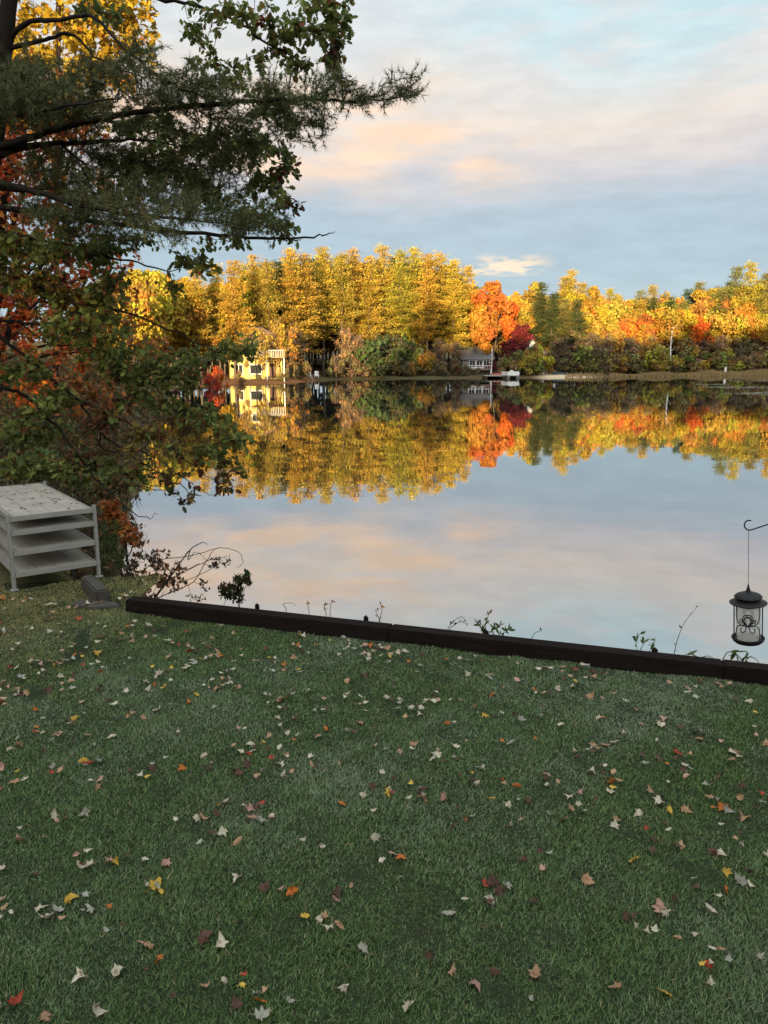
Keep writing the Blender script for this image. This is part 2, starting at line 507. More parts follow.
def stake(px, py, label):
    p = at(px, py, 0.0 + np.interp(px, [126, 768], [6.85, 5.22]))
    z0 = .75
    mb = MB()
    h = p[2] - z0
    add_box(mb, 0, 0, (h - .02) / 2, .035, .035, h - .02, bev=.003)
    b = mb.n
    mb.add([(-.0175, -.0175, h - .02), (.0175, -.0175, h - .02), (.0175, .0175, h - .02), (-.0175, .0175, h - .02), (0, 0, h)], [(0, 1, 4), (1, 2, 4), (2, 3, 4), (3, 0, 4)])
    o = mb.build('wooden_stake', M['timber'], loc=(p[0], p[1], z0))
    o.rotation_euler = (0, 0, .3)
    tag(o, label, 'stake', 'stakes behind the timber edging')
stake(257, 603, 'small dark stake top poking up behind the timber edging, nearest the arching bare shrub')
stake(366, 615, 'small dark stake top behind the timber edging, midway between bare shrub and leafy weed')
stake(486, 629, 'small dark stake top behind the timber edging, right beside the leafy weed')
stake(655, 647, 'small dark stake top behind the timber edging, just left of the tall arching stem')

# ------------------------------------------------------------------ stack of dock sections
FL = np.array([-3.56, 7.13]); U = np.array([.80, .60]); W = np.array([-.60, .80])
DW, DL = .80, 1.95
ZB = LAWN_Z + .01
rack = thing('dock_rack', (FL[0], FL[1], ZB), 'grey aluminium corner posts holding up the stack of dock sections beside the lawn', 'dock rack', rz=math.atan2(U[1], U[0]))
PH = .75
for (a, b) in ((0, 0), (1, 0), (0, 1), (1, 1)):
    mb = MB()
    add_box(mb, a * DW, b * DL, PH / 2, .036, .036, PH, bev=.005)
    add_box(mb, a * DW, b * DL, .008, .07, .07, .012, bev=.003)
    for zz_ in (.18, .385, .575, .715):
        add_box(mb, a * DW, b * DL, zz_ - .04, .044, .044, .010, bev=.002)
    mb.build('post', M['alu'], rack)
for b in (1,):
    mb = MB(); add_box(mb, DW / 2, b * DL, .06, DW - .05, .03, .03, bev=.003); mb.build('cross_rail', M['alu'], rack)
LV = [(.728, 'topmost pale grey dock section of the stack, its flat deck strewn with bits of leaf'),
      (.590, 'second dock section from the top, tucked close under the topmost one'),
      (.392, 'third dock section from the top, its pale deck seen in the gap above it'),
      (.18, 'lowest dock section of the stack, just above the dark gap at the ground')]
for z_, lab in LV:
    s = thing('dock_section', (FL[0], FL[1], ZB + z_), lab, 'dock section', 'dock sections stacked on the rack', rz=math.atan2(U[1], U[0]) + random.uniform(-.004, .004))
    mb = MB()
    x0, x1, y0, y1 = .019, DW - .019, -.012, DL + .02
    add_box(mb, DW / 2, y0 - .001, -.026, x1 - x0, .028, .050, bev=.003)
    add_box(mb, DW / 2, y1, -.026, x1 - x0, .028, .050, bev=.003)
    for xx_ in (x0 + .014, x1 - .014): add_box(mb, xx_, DL / 2, -.027, .028, y1 - y0 - .032, .047, bev=.003)
    for q in range(1, 4): add_box(mb, DW / 2, y0 + (y1 - y0) * q / 4, -.042, x1 - x0 - .06, .03, .04)
    mb.build('frame', M['alu'], s)
    mb = MB()
    npl = 4
    wpl = (x1 - x0 - .062) / npl
    for q in range(npl):
        add_box(mb, x0 + .031 + wpl * (q + .5), (y0 + y1) / 2, -.012, wpl - .004, y1 - y0 - .034, .018, bev=.002)
    mb.build('decking', M['deck'], s)
    if z_ > .7:
        mb = MB(); n = 70
        lp = np.column_stack([rng.uniform(.06, DW - .06, n), rng.uniform(.05, DL - .05, n), np.full(n, .0)])
        an = rng.random(n) * 6.28
        add_leaves(mb, lp, np.column_stack([np.cos(an), np.sin(an), rng.normal(0, .05, n)]), np.column_stack([rng.normal(0, .1, (n, 2)), np.ones(n)]),
                   rng.uniform(.015, .05, n), np.array([(.10, .07, .045)]) * rng.uniform(.5, 2.2, (n, 1)), OAK * np.array([1, 1, .3]))
        lo = mb.build('leaf_scraps', M['leaf'], loc=None)
        lo.location = (FL[0], FL[1], ZB + z_ + .004); lo.rotation_euler = (0, 0, math.atan2(U[1], U[0]))
        tag(lo, 'scattered bits of dry leaf lying on the topmost dock section', 'leaf scraps', kind='stuff')

p = on_z(103, 603, LAWN_Z)
mb = MB(); add_box(mb, 0, .28, .055, .12, .60, .15, bev=.016)
o = mb.build('concrete_block', M['concrete'], loc=(p[0], p[1], LAWN_Z)); o.rotation_euler = (0, 0, math.atan2(U[1], U[0]) - .05)
tag(o, 'long low weathered concrete block running beside the dock stack to the timber edging', 'block')
p = on_z(92, 608, LAWN_Z)
mb = MB()
th = np.linspace(0, 2 * PI, 14, endpoint=False)
rr = 1 + .14 * np.sin(th * 3 + 1) + .08 * np.cos(th * 5)
b0 = np.column_stack([.22 * rr * np.cos(th), .09 * rr * np.sin(th), np.zeros(14)])
mb.add(np.vstack([b0 * 1.03, b0 + [0, 0, .020], b0 * .95 + [0, 0, .027]]),
       [tuple(range(28, 42))] + [(i, (i + 1) % 14, 14 + (i + 1) % 14, 14 + i) for i in range(14)] + [(14 + i, 14 + (i + 1) % 14, 28 + (i + 1) % 14, 28 + i) for i in range(14)])
o = mb.build('stepping_stone', M['stone'], loc=(p[0], p[1] + .05, LAWN_Z + .005)); o.rotation_euler = (0, 0, -.2)
tag(o, 'flat grey stone set in the grass in front of the concrete block', 'stone')

# ------------------------------------------------------------------ hanging lantern feeder on its hook
YF = 4.62
top = at(748, 584, YF); bot = at(748, 643, YF)
H = top[2] - bot[2]
bf = thing('bird_feeder', (bot[0], bot[1], bot[2]), 'black metal lantern shaped bird feeder with scrollwork hanging over the lawn edge', 'bird feeder')
s = H / 335.0
def zz2(y): return (815 - y) * s
mb = MB()
add_lathe(mb, [(1 * s, zz2(478)), (4 * s, zz2(484)), (6 * s, zz2(498)), (11 * s, zz2(512)), (14 * s, zz2(522)), (16 * s, zz2(524)), (36 * s, zz2(528)), (60 * s, zz2(538)), (71 * s, zz2(549)),
               (69 * s, zz2(554)), (46 * s, zz2(556)), (2 * s, zz2(556))], 40)
mb.build('roof', M['black_metal'], bf, smooth=False)
mb = MB()
add_lathe(mb, [(40 * s, zz2(556)), (46 * s, zz2(558)), (60 * s, zz2(566)), (86 * s, zz2(577)), (95 * s, zz2(582)), (93 * s, zz2(586)), (78 * s, zz2(588)), (70 * s, zz2(596)), (64 * s, zz2(596)), (2 * s, zz2(590))], 40)
mb.build('brim', M['black_metal'], bf)
mb = MB()
add_lathe(mb, [(2 * s, zz2(783)), (72 * s, zz2(784)), (78 * s, zz2(781)), (83 * s, zz2(779)), (84 * s, zz2(784)), (77 * s, zz2(798)), (66 * s, zz2(808)), (40 * s, zz2(814)), (2 * s, zz2(815))], 40)
mb.build('seed_tray', M['black_metal'], bf)
m, g = new_mat('frosted_glass')
tr = g.n('ShaderNodeBsdfTranslucent', i_Color=(.96, .95, .92, 1)); tp = g.n('ShaderNodeBsdfTransparent', i_Color=(.97, .965, .95, 1))
pr = principled(g, (.86, .85, .82), .3, .4)
m1 = g.n('ShaderNodeMixShader'); m1.inputs[0].default_value = .5; g.l(pr, m1.inputs[1]); g.l(tr.outputs[0], m1.inputs[2])
m2 = g.n('ShaderNodeMixShader'); m2.inputs[0].default_value = .46; g.l(m1.outputs[0], m2.inputs[1]); g.l(tp.outputs[0], m2.inputs[2])
g.l(m2.outputs[0], g.out.inputs[0])
mb = MB(); add_lathe(mb, [(61 * s, zz2(784)), (61 * s, zz2(594))], 40); mb.build('glass', m, bf, smooth=True)
mb = MB()
def on_cyl(u, y, r=70):   # u is across in zoom units, wrapped round the glass
    a = u / r
    return np.array([r * s * math.sin(a), -r * s * math.cos(a), zz2(y)])
def spiral(cx, cy, r0, r1, a0, a1, n=22):
    t = np.linspace(0, 1, n)
    return [(cx + (r0 + (r1 - r0) * q) * math.cos(a0 + (a1 - a0) * q), cy + (r0 + (r1 - r0) * q) * math.sin(a0 + (a1 - a0) * q)) for q in t]
for q in range(2):
    R = rotz(q * PI)
    curves = []
    for sg in (-1, 1):
        curves.append([(sg * 66, 598), (sg * 68, 640), (sg * 58, 675), (sg * 36, 692), (sg * 8, 696), (sg * -14, 682), (sg * -20, 660), (sg * -4, 644), (sg * 14, 652), (sg * 12, 668)])
        curves.append([(sg * 66, 782), (sg * 69, 748), (sg * 60, 712), (sg * 40, 697), (sg * 14, 690), (sg * -6, 700), (sg * -12, 722), (sg * -26, 734), (sg * -38, 722), (sg * -32, 708)])
        curves.append([(sg * 4, 684), (sg * 22, 668), (sg * 38, 662), (sg * 40, 676), (sg * 28, 680)])
    curves.append([(0, 700), (-26, 672), (-20, 640), (0, 632), (20, 640), (26, 672), (0, 700)])
    for cv in curves:
        add_tube(mb, [R @ on_cyl(u, y, 68) for u, y in smooth_path([(a, b, 0) for a, b in cv], 5)[:, :2]], 2.6 * s, 6)
    for sg in (-1, 1):
        a = sg * PI / 2.15
        add_tube(mb, [R @ np.array([70 * s * math.sin(a), -70 * s * math.cos(a), zz2(y)]) for y in (592, 690, 784)], 3.2 * s, 6)
mb.build('scrollwork', M['black_metal'], bf)
hk = at(748.6, 529.5, YF)
mb = MB(); add_tube(mb, [(0, 0, math.hypot(hk[0] - bot[0], hk[2] - bot[2])), (0.001, 0, zz2(400)), (0, 0, zz2(480))], .0016, 6); mb.build('hanging_wire', M['black_metal'], bf)
bf.rotation_euler = (Matrix.Rotation(math.atan2(hk[0] - bot[0], hk[2] - bot[2]), 3, 'Y') @ Matrix.Rotation(-math.atan2(bot[0], bot[1]), 3, 'Z')).to_euler()

pb = at(838, 700, YF)
hook = thing('shepherd_hook', (pb[0], YF, LAWN_Z), 'black shepherd hook whose curled arm holds up the bird feeder', 'hook')
pts = [at(a, b, YF) for a, b in ((751, 520.6), (747.5, 520.6), (744.8, 523), (744.6, 526.5), (746.6, 529.3), (750.5, 530), (757, 528), (768, 524.3), (790, 516), (815, 509), (832, 510), (838, 522), (838, 560))]
pts = smooth_path([q - [pb[0], YF, LAWN_Z] for q in pts], 5)
pts[:, 1] = 0
mb = MB(); add_tube(mb, pts, .0042, 8); mb.build('arm', M['black_metal'], hook, smooth=True)
mb = MB(); add_tube(mb, [pts[-1], (0, 0, .4), (0, 0, -.15)], .0055, 8); mb.build('pole', M['black_metal'], hook, smooth=True)

# ------------------------------------------------------------------ near trees: limbs drawn as curves, twigs grown out to every leafy sprig
class Grow:
    def __init__(self, seed):
        self.r = np.random.default_rng(seed)
        self.nodes = np.zeros((60000, 3)); self.k = 0
        self.wood = MB(); self.sprigs = []
    def push(self, pts):
        n = len(pts); self.nodes[self.k:self.k + n] = pts; self.k += n
    def limb(self, pts, r0, r1, sides=7, wob=.012):
        p = smooth_path(pts, 6)
        p = p + self.r.normal(0, wob, p.shape) * np.linspace(.2, 1, len(p))[:, None]
        add_tube(self.wood, p, np.linspace(r0, r1, len(p)) * (1 + .06 * self.r.normal(size=len(p))), sides)
        for a, b in zip(p[:-1], p[1:]):
            m_ = max(1, int(np.linalg.norm(b - a) / .12))
            self.push(a + (b - a) * (np.arange(m_)[:, None] / m_))
        return p
    def attach(self, targets, rb=.0055, rt=.0016, sag=.10, jit=.05, thick=None):
        targets = np.asarray(targets)
        d0 = np.array([np.min(np.linalg.norm(self.nodes[:self.k] - t, axis=1)) for t in targets])
        for i in np.argsort(d0):
            t = targets[i]
            d = np.linalg.norm(self.nodes[:self.k] - t, axis=1)
            j = np.argmin(d); a = self.nodes[j].copy(); L = d[j]
            if L < .02: self.sprigs.append((t, unit(self.r.normal(size=3)))); continue
            n = max(3, int(L / .12) + 2)
            s = np.linspace(0, 1, n)[:, None]
            mid = (a + t) / 2 + self.r.normal(0, jit * L, 3) + [0, 0, sag * L]
            p = (1 - s) ** 2 * a + 2 * s * (1 - s) * mid + s * s * t
            base_r = min(rb * (.6 + .8 * min(L, 1.2)), .012)
            add_tube(self.wood, p, np.linspace(base_r, rt, n), 4, cap=False)
            self.push(p[1:])
            self.sprigs.append((t, unit(p[-1] - p[-2])))

def blob_points(r, px, py, Y, rx, ry, n, depth=None, power=.6):
    """points spread through a real ellipsoid of foliage"""
    c = at(px, py, Y); sc_ = Y * 1.02 / F_PX
    u = unit(r.normal(size=(n, 3))) * (r.random((n, 1)) ** (power / 1.5))
    return c + u * [rx * sc_, (depth if depth else .75 * (rx + ry) / 2 * sc_), ry * sc_]

def pick(r, pal, n):
    w = np.array([q[0] for q in pal], float); w /= w.sum()
    c = np.array([q[1] for q in pal])[r.choice(len(pal), n, p=w)]
    return c * (.72 + .56 * r.random((n, 1)))

def leaf_sprigs(gr, mb, per, size, tmpl, pal_fn, droop=.5, spread=.09):
    P, T, Nn, S, C = [], [], [], [], []
    r = gr.r
    for (t, d) in gr.sprigs:
        n = max(2, int(per * (.6 + .8 * r.random())))
        off = -d * (r.random((n, 1)) * spread * 1.6) + r.normal(0, spread * .35, (n, 3))
        tip = unit(d * .5 + r.normal(0, .75, (n, 3)) + [0, 0, -droop])
        nr = r.normal(0, .55, (n, 3)) + [0, 0, 1]
        P.append(t + off); T.append(tip); Nn.append(nr); S.append(size * (.65 + .6 * r.random(n))); C.append(pal_fn(r, t, n))
    add_leaves(mb, np.concatenate(P), np.concatenate(T), np.concatenate(Nn), np.concatenate(S), np.concatenate(C), tmpl)

def needle_sprigs(gr, mb, stations=7, per=9, length=.085, width=.0028, pal=None):
    r = gr.r
    P, D, C = [], [], []
    for (t, d) in gr.sprigs:
        d = unit(d * .6 + np.array([.35, 0, .12]) + r.normal(0, .25, 3))
        L = .20 + .12 * r.random()
        s = np.linspace(-.55, .45, stations)
        base = t + d * s[:, None] * L
        add_tube(gr.wood, [t - d * .55 * L, t + d * .45 * L], .0022, 4, cap=False)
        for b in base:
            nd = unit(d * .75 + r.normal(0, .55, (per, 3)))
            P.append(np.repeat(b[None], per, 0)); D.append(nd); C.append(pick(r, pal, per))
    P = np.concatenate(P); D = np.concatenate(D); C = np.concatenate(C); n = len(P)
    sd = unit(np.cross(D, r.normal(size=(n, 3)))) * width * (.7 + .6 * r.random((n, 1)))
    ln = length * (.7 + .5 * r.random((n, 1)))
    v = np.stack([P - sd, P + sd, P + D * ln], 1).reshape(-1, 3)
    mb.add(v, np.arange(n * 3).reshape(n, 3), np.repeat(C, 3, 0))

PX = lambda l, Y: [at(a, b, Y if len(q) < 1 else Y + q[0]) for a, b, *q in l]

# --- the white pine at the left edge
YP = 9.3
gr = Grow(21)
base = np.array([-5.3, 9.9, gz(-5.3, 9.9) - .15])
trunk = [base, at(-24, 300, 9.8), at(-6, 120, 9.75), at(2, 60, 9.7), at(9, 0, 9.7), at(16, -90, 9.7), at(26, -220, 9.7), at(30, -330, 9.7)]
tp = gr.limb(trunk, .17, .03, 12, .006)
TRUNKP = MB(); TRUNKP.v, TRUNKP.f, TRUNKP.c, TRUNKP.n = gr.wood.v, gr.wood.f, gr.wood.c, gr.wood.n
gr.wood = MB()
L_ = [([(-14, 150, .4), (20, 141, .1), (60, 128, -.1), (120, 114, -.3), (200, 105, -.4), (280, 100, -.4), (345, 100, -.4), (418, 96, -.4)], .048, .006),
      ([(-12, 158, .4), (30, 146, .2), (75, 143, .2), (130, 140, .5), (200, 150, .7)], .05, .008),
      ([(-18, 180, .4), (30, 190, -.2), (80, 205, -.6), (150, 216, -.8), (230, 222, -.9)], .045, .006),
      ([(-20, 205, .4), (40, 212, .2), (100, 222, 0), (190, 232, -.2), (270, 238, -.2), (318, 236, -.2), (336, 231, -.2)], .04, .003),
      ([(4, 42, .4), (30, 22, .3), (62, 20, .0), (92, 17, -.2), (120, 44, -.5), (160, 78, -.7), (200, 95, -.8)], .032, .006),
      ([(3, 50, .4), (45, 40, .4), (70, 34, .3), (100, 60, .3), (150, 80, .2)], .028, .006),
      ([(-8, 100, .4), (20, 100, .8), (60, 92, 1.0), (110, 85, 1.1)], .03, .006),
      ([(-10, 120, .4), (30, 112, -.4), (80, 104, -.9), (120, 98, -1.2)], .03, .006),
      ([(60, 143, .2), (85, 165, 0), (98, 176, -.1)], .02, .006),
      ([(14, -40, .4), (60, -60, .2), (130, -50, 0), (190, -46, -.2)], .03, .006), ([(18, -110, .4), (-60, -140, .6), (-130, -120, .8)], .03, .006),
      ([(22, -160, .4), (80, -200, .2), (120, -215, 0)], .025, .006), ([(5, 30, .4), (-60, 20, 0), (-160, 40, -.2)], .03, .006),
      ([(-10, 130, .4), (-80, 120, .2), (-200, 140, 0)], .03, .006)]
for l, r0, r1 in L_:
    gr.limb([at(a, b, YP + d) for a, b, d in l], r0, r1, 7)
PC = [(14, 76, -.5, 26, 18), (8, 108, -.5, 28, 18), (40, 100, -.6, 30, 16), (385, 96, -.4, 36, 7), (345, 99, -.4, 40, 9), (400, 95, -.4, 22, 7), (300, 96, -.4, 50, 14), (240, 100, -.4, 50, 16), (180, 104, -.3, 45, 14), (300, 122, -.3, 40, 9), (250, 128, -.2, 40, 12),
      (60, 88, 0, 50, 24), (25, 98, .3, 34, 28), (100, 78, 0, 34, 18), (140, 62, -.4, 26, 18), (165, 82, -.6, 30, 14), (200, 88, -.7, 26, 12), (120, 112, -.2, 50, 13), (30, 70, .2, 30, 14),
      (60, 120, .2, 50, 16), (100, 158, .3, 62, 16), (165, 165, .5, 60, 18), (60, 178, .2, 44, 20), (205, 186, .3, 48, 18), (130, 196, -.5, 62, 16), (230, 214, -.8, 46, 12),
      (170, 222, -.8, 56, 12), (60, 212, -.3, 48, 15), (255, 230, -.3, 34, 7), (110, 228, -.1, 56, 11), (220, 160, .2, 40, 14), (190, 130, -.1, 60, 10),
      (150, -52, 0, 60, 16), (60, -66, .2, 50, 16), (-100, -126, .7, 60, 18), (-100, 24, 0, 70, 20), (-120, 126, .2, 80, 20), (100, -205, .2, 40, 14)]
T = []
for a, b, d, rx, ry in PC:
    n = max(10, int(rx * ry * PI / (34 if b > 0 else 60)))
    T.append(blob_points(gr.r, a, b, YP + d, rx, ry, n, depth=.28 + .004 * rx))
T = np.concatenate(T)
T = T + .07 * np.sin(T[:, [1, 2, 0]] * 9.0) * [1, 1, .9]      # sprays gather into separate plumes
gr.attach(T, .006, .002, .05, .05)
PINE_PAL = [(5, (.082, .106, .050)), (3, (.115, .138, .060)), (1.6, (.16, .14, .055)), (.6, (.17, .11, .045))]
nm = MB(); needle_sprigs(gr, nm, 6, 10, .088, .0033, PINE_PAL)
root = thing('white_pine', tuple(base), 'dark pine at the left edge reaching one long needled bough over the lake', 'tree')
for nme, q, mt in (('trunk', TRUNKP, 'bark'), ('branches', gr.wood, 'bark'), ('needles', nm, 'needle')):
    for v in q.v: v -= base.astype(np.float32)
    q.build(nme, M[mt], root, smooth=(nme != 'needles'))
print('pine sprigs', len(gr.sprigs))

# --- the oak behind and under it
YO = 10.3
gr = Grow(5)
base = np.array([-7.6, 11.1, gz(-7.6, 11.1) - .15])
gr.limb([base, at(-118, 380, 11.0), at(-100, 200, 10.9), at(-90, 60, 10.9), at(-70, -120, 10.9), at(-40, -280, 10.9)], .20, .05, 12, .006)
trunkmb = gr.wood; gr.wood = MB()
LO = [([(-85, 0, .6), (20, -30, .3), (120, -20, .0), (150, -4, -.2), (200, 6, -.3), (235, 22, -.4), (268, 44, -.4), (300, 60, -.4), (318, 78, -.4)], .045, .005),
      ([(150, -4, -.2), (220, -14, -.2), (290, -6, -.2), (335, 8, -.3)], .022, .004),
      ([(-95, 120, .6), (0, 110, .5), (90, 120, .5), (180, 132, .3), (250, 150, .1), (292, 170, .1)], .045, .006),
      ([(-98, 170, .6), (20, 190, .6), (130, 175, .4), (210, 200, .2), (280, 235, .1)], .04, .005),
      ([(-100, 210, .6), (0, 232, .3), (70, 246, 0), (130, 262, -.3), (180, 270, -.4)], .04, .006),
      ([(-105, 250, .6), (-20, 268, .2), (30, 282, -.1), (70, 300, -.2), (140, 318, -.3), (215, 352, -.4), (252, 350, -.5)], .04, .005),
      ([(-108, 290, .6), (-20, 318, .2), (18, 322, .0), (60, 330, -.2), (100, 352, -.3), (140, 380, -.4), (190, 400, -.5), (232, 420, -.5)], .035, .004),
      ([(-112, 330, .6), (-20, 330, .1), (10, 345, -.1), (45, 372, -.2), (75, 398, -.3), (100, 432, -.4), (140, 462, -.5), (178, 484, -.6), (200, 498, -.6)], .042, .004),
      ([(-114, 360, .6), (-10, 385, .0), (25, 396, -.2), (55, 425, -.4), (85, 465, -.5), (110, 495, -.6), (140, 516, -.6), (157, 517, -.6)], .040, .003),
      ([(75, 398, -.3), (120, 420, -.3), (160, 440, -.4), (200, 470, -.5), (240, 494, -.5)], .018, .003),
      ([(100, 432, -.4), (105, 450, -.3), (150, 455, -.2), (200, 490, -.2), (215, 495, -.2)], .014, .003),
      ([(110, 495, -.6), (130, 486, -.6), (165, 492, -.6), (195, 505, -.6)], .012, .003),
      ([(18, 322, 0), (55, 345, .2), (100, 342, .4), (150, 348, .4)], .016, .004),
      ([(-90, 60, .4), (-180, 20, .2), (-260, 40, 0)], .05, .01), ([(-80, -60, .4), (0, -130, .2), (60, -190, 0)], .05, .01), ([(-100, 200, .4), (-190, 190, 0), (-260, 230, -.2)], .05, .01)]
for l, r0, r1 in LO:
    gr.limb([at(a, b, YO + d) for a, b, d in l], r0 * .72, r1, 7, .02)
OC = [(318, 16, 28, 16), (336, 44, 13, 20), (336, 72, 10, 9), (300, 34, 18, 12), (276, 20, 20, 10), (280, 52, 12, 9), (240, 8, 20, 7), (196, 36, 9, 12), (193, 16, 8, 10), (214, 20, 9, 8), (262, 58, 12, 7), (298, 66, 12, 8), (322, -6, 30, 10), (254, 28, 9, 8),
      (207, 66, 14, 9), (236, 76, 18, 11), (262, 104, 22, 14), (286, 118, 14, 12), (252, 142, 32, 17), (286, 160, 14, 14), (268, 182, 24, 17), (284, 202, 15, 11), (281, 226, 14, 15), (240, 215, 28, 15), (213, 150, 34, 20), (170, 165, 36, 20),
      (120, 180, 46, 22), (200, 195, 32, 16), (225, 240, 20, 8), (150, 130, 36, 18), (84, 8, 12, 8), (112, 12, 12, 8),
      (75, 250, 44, 18), (42, 290, 38, 20), (88, 300, 36, 20), (108, 284, 20, 16), (90, 325, 38, 16), (146, 367, 30, 16), (178, 378, 32, 16), (200, 356, 30, 12), (232, 350, 24, 11), (250, 345, 11, 12),
      (105, 350, 34, 14), (167, 405, 24, 11), (204, 415, 22, 14), (225, 438, 18, 17), (238, 442, 11, 14), (233, 468, 16, 10), (212, 452, 18, 12), (60, 330, 28, 10), (20, 250, 30, 20), (190, 258, 22, 8), (120, 240, 36, 9), (205, 268, 12, 8), (176, 290, 7, 6), (150, 350, 14, 6),
      (-60, 60, 60, 50), (-160, 40, 80, 60), (-60, -80, 80, 60), (40, -160, 60, 40), (-180, 190, 70, 60), (-70, 220, 50, 60), (-250, 80, 60, 60)]
OC += [(30, 430, 34, 16), (60, 398, 28, 14), (88, 470, 34, 14), (20, 368, 30, 16), (132, 398, 22, 11), (150, 428, 16, 9), (60, 470, 34, 14), (120, 372, 26, 12), (20, 465, 30, 14), (100, 425, 20, 9)]
OBARE = [(137, 442, 24, 14), (104, 409, 26, 14), (180, 450, 30, 16), (175, 478, 30, 12), (225, 488, 22, 8), (42, 463, 30, 12), (17, 417, 24, 14), (200, 490, 26, 10), (130, 470, 30, 14), (85, 445, 26, 16)]
T = []; bare = []
for a, b, rx, ry in OC:
    inside = a > -20 and b > -20
    n = max(6, int(rx * ry * PI / ((42 if 90 < b < 250 and a > 90 else 36) if inside else 160)))
    T.append(blob_points(gr.r, a, b, YO - .2 + gr.r.normal(0, .25), rx, ry, n, depth=.3 + .006 * rx))
for a, b, rx, ry in OBARE:
    n = max(5, int(rx * ry * PI / 120))
    T.append(blob_points(gr.r, a, b, YO - .4 + gr.r.normal(0, .15), rx, ry, n, depth=.3))
gr.attach(np.concatenate(T), .006, .0018, .06, .07)
G_ = [(5, (.135, .165, .044)), (3, (.20, .225, .058)), (2, (.080, .105, .034)), (.5, (.22, .15, .04))]
OAKPAL = {'green': G_ + [(.5, (.15, .11, .03)), (.35, (.16, .05, .025))], 'rust': [(3, (.15, .060, .028)), (2, (.10, .045, .025)), (1.2, (.17, .11, .035)), (3, (.05, .06, .024))],
          'yellow': [(3, (.20, .15, .035)), (1.5, (.12, .10, .03)), (1, (.15, .06, .025))], 'red': [(3, (.26, .04, .022)), (2, (.16, .04, .025)), (1, (.1, .08, .03))]}
SPOT = [(104, 409, 34, 'rust'), (85, 445, 26, 'rust'), (137, 440, 30, 'yellow'), (175, 445, 24, 'yellow'), (330, 55, 12, 'rust'), (292, 165, 14, 'rust'), (285, 205, 16, 'rust'), (225, 488, 24, 'rust'), (240, 496, 20, 'rust'),
        (210, 398, 12, 'red'), (237, 40, 12, 'rust'), (180, 478, 26, 'rust'), (75, 300, 14, 'yellow'), (150, 300, 20, 'rust'), (28, 300, 24, 'yellow'), (262, 20, 10, 'red'), (230, 470, 14, 'yellow'), (60, 270, 18, 'rust')]
def oak_col(r, t, n):
    x, y = to_px(t)
    for a, b, rad, k_ in SPOT:
        if (x - a) ** 2 + (y - b) ** 2 < rad * rad and r.random() < .75: return pick(r, OAKPAL[k_], n)
    return pick(r, OAKPAL['green'], n)
lm = MB(); leaf_sprigs(gr, lm, 9, .092, OAK, oak_col, droop=.45, spread=.09)
root = thing('oak_tree', tuple(base), 'dark spreading oak at the left, green and rusty leaves, bare boughs drooping over water', 'tree')
for nme, q, mt in (('trunk', trunkmb, 'bark'), ('branches', gr.wood, 'bark'), ('leaves', lm, 'leaf')):
    for v in q.v: v -= base.astype(np.float32)
    q.build(nme, M[mt], root, smooth=(nme != 'leaves'))
print('oak sprigs', len(gr.sprigs))

# --- generic broadleaf tree or bush from its own trunk position
def broadleaf(name, px, Y, crown, height_px, pal, label, cat='tree', leaf=.11, tmpl=MAPLE, seed=1, area=90, per=7, trunk_r=.09, group=None, sprig_r=.004, stems=None, droop=.4, spread=.1):
    r = np.random.default_rng(seed)
    gr = Grow(seed)
    bx = at(px, 400, Y); b = np.array([bx[0], Y, gz(bx[0], Y) - .1])
    cs = [at(a, c, Y + d) for a, c, d, rx, ry in crown]
    if stems is None:
        topc = max(cs, key=lambda q: q[2])
        mid = b * .55 + topc * .45 + r.normal(0, .1, 3)
        gr.limb([b, mid, topc], trunk_r, trunk_r * .25, 8)
        trunkmb = gr.wood; gr.wood = MB()
        for c in cs:
            f = np.clip((c[2] - b[2]) / (topc[2] - b[2]) * .55, .15, .8)
            a = b + (topc - b) * f
            gr.limb([a, (a + c) / 2 + [0, 0, .12 * np.linalg.norm(c - a)], c], trunk_r * .4, trunk_r * .1, 6)
    else:
        trunkmb = MB(); tmp = gr.wood; gr.wood = trunkmb
        for c in cs:
            b2 = b + np.append(r.normal(0, trunk_r * 3, 2), 0)
            gr.limb([b2, (b2 + c) / 2 + np.append(r.normal(0, .08, 2), .1), c], trunk_r, trunk_r * .3, 6)
        gr.wood = MB()
    T = [blob_points(r, a, c, Y + d, rx, ry, max(8, int(rx * ry * PI / area))) for a, c, d, rx, ry in crown]
    gr.attach(np.concatenate(T), sprig_r, sprig_r * .35, .06, .06)
    lm = MB(); leaf_sprigs(gr, lm, per, leaf, tmpl, lambda rr, t, n: pick(rr, pal, n), droop=droop, spread=spread)
    root = thing(name, tuple(b), label, cat, group)
    if stems is not None:
        for q in (0,):
            for f in gr.wood.f: trunkmb.f.append(f + trunkmb.n)
            trunkmb.v += gr.wood.v; trunkmb.c += gr.wood.c; trunkmb.n += gr.wood.n; gr.wood = MB()
    for nme, q, mt in (('trunk' if stems is None else 'stems', trunkmb, 'bark'), ('branches', gr.wood, 'bark'), ('leaves', lm, 'leaf')):
        if not q.v: continue
        for v in q.v: v -= b.astype(np.float32)
        q.build(nme, M[mt], root, smooth=(nme != 'leaves'))
    return root

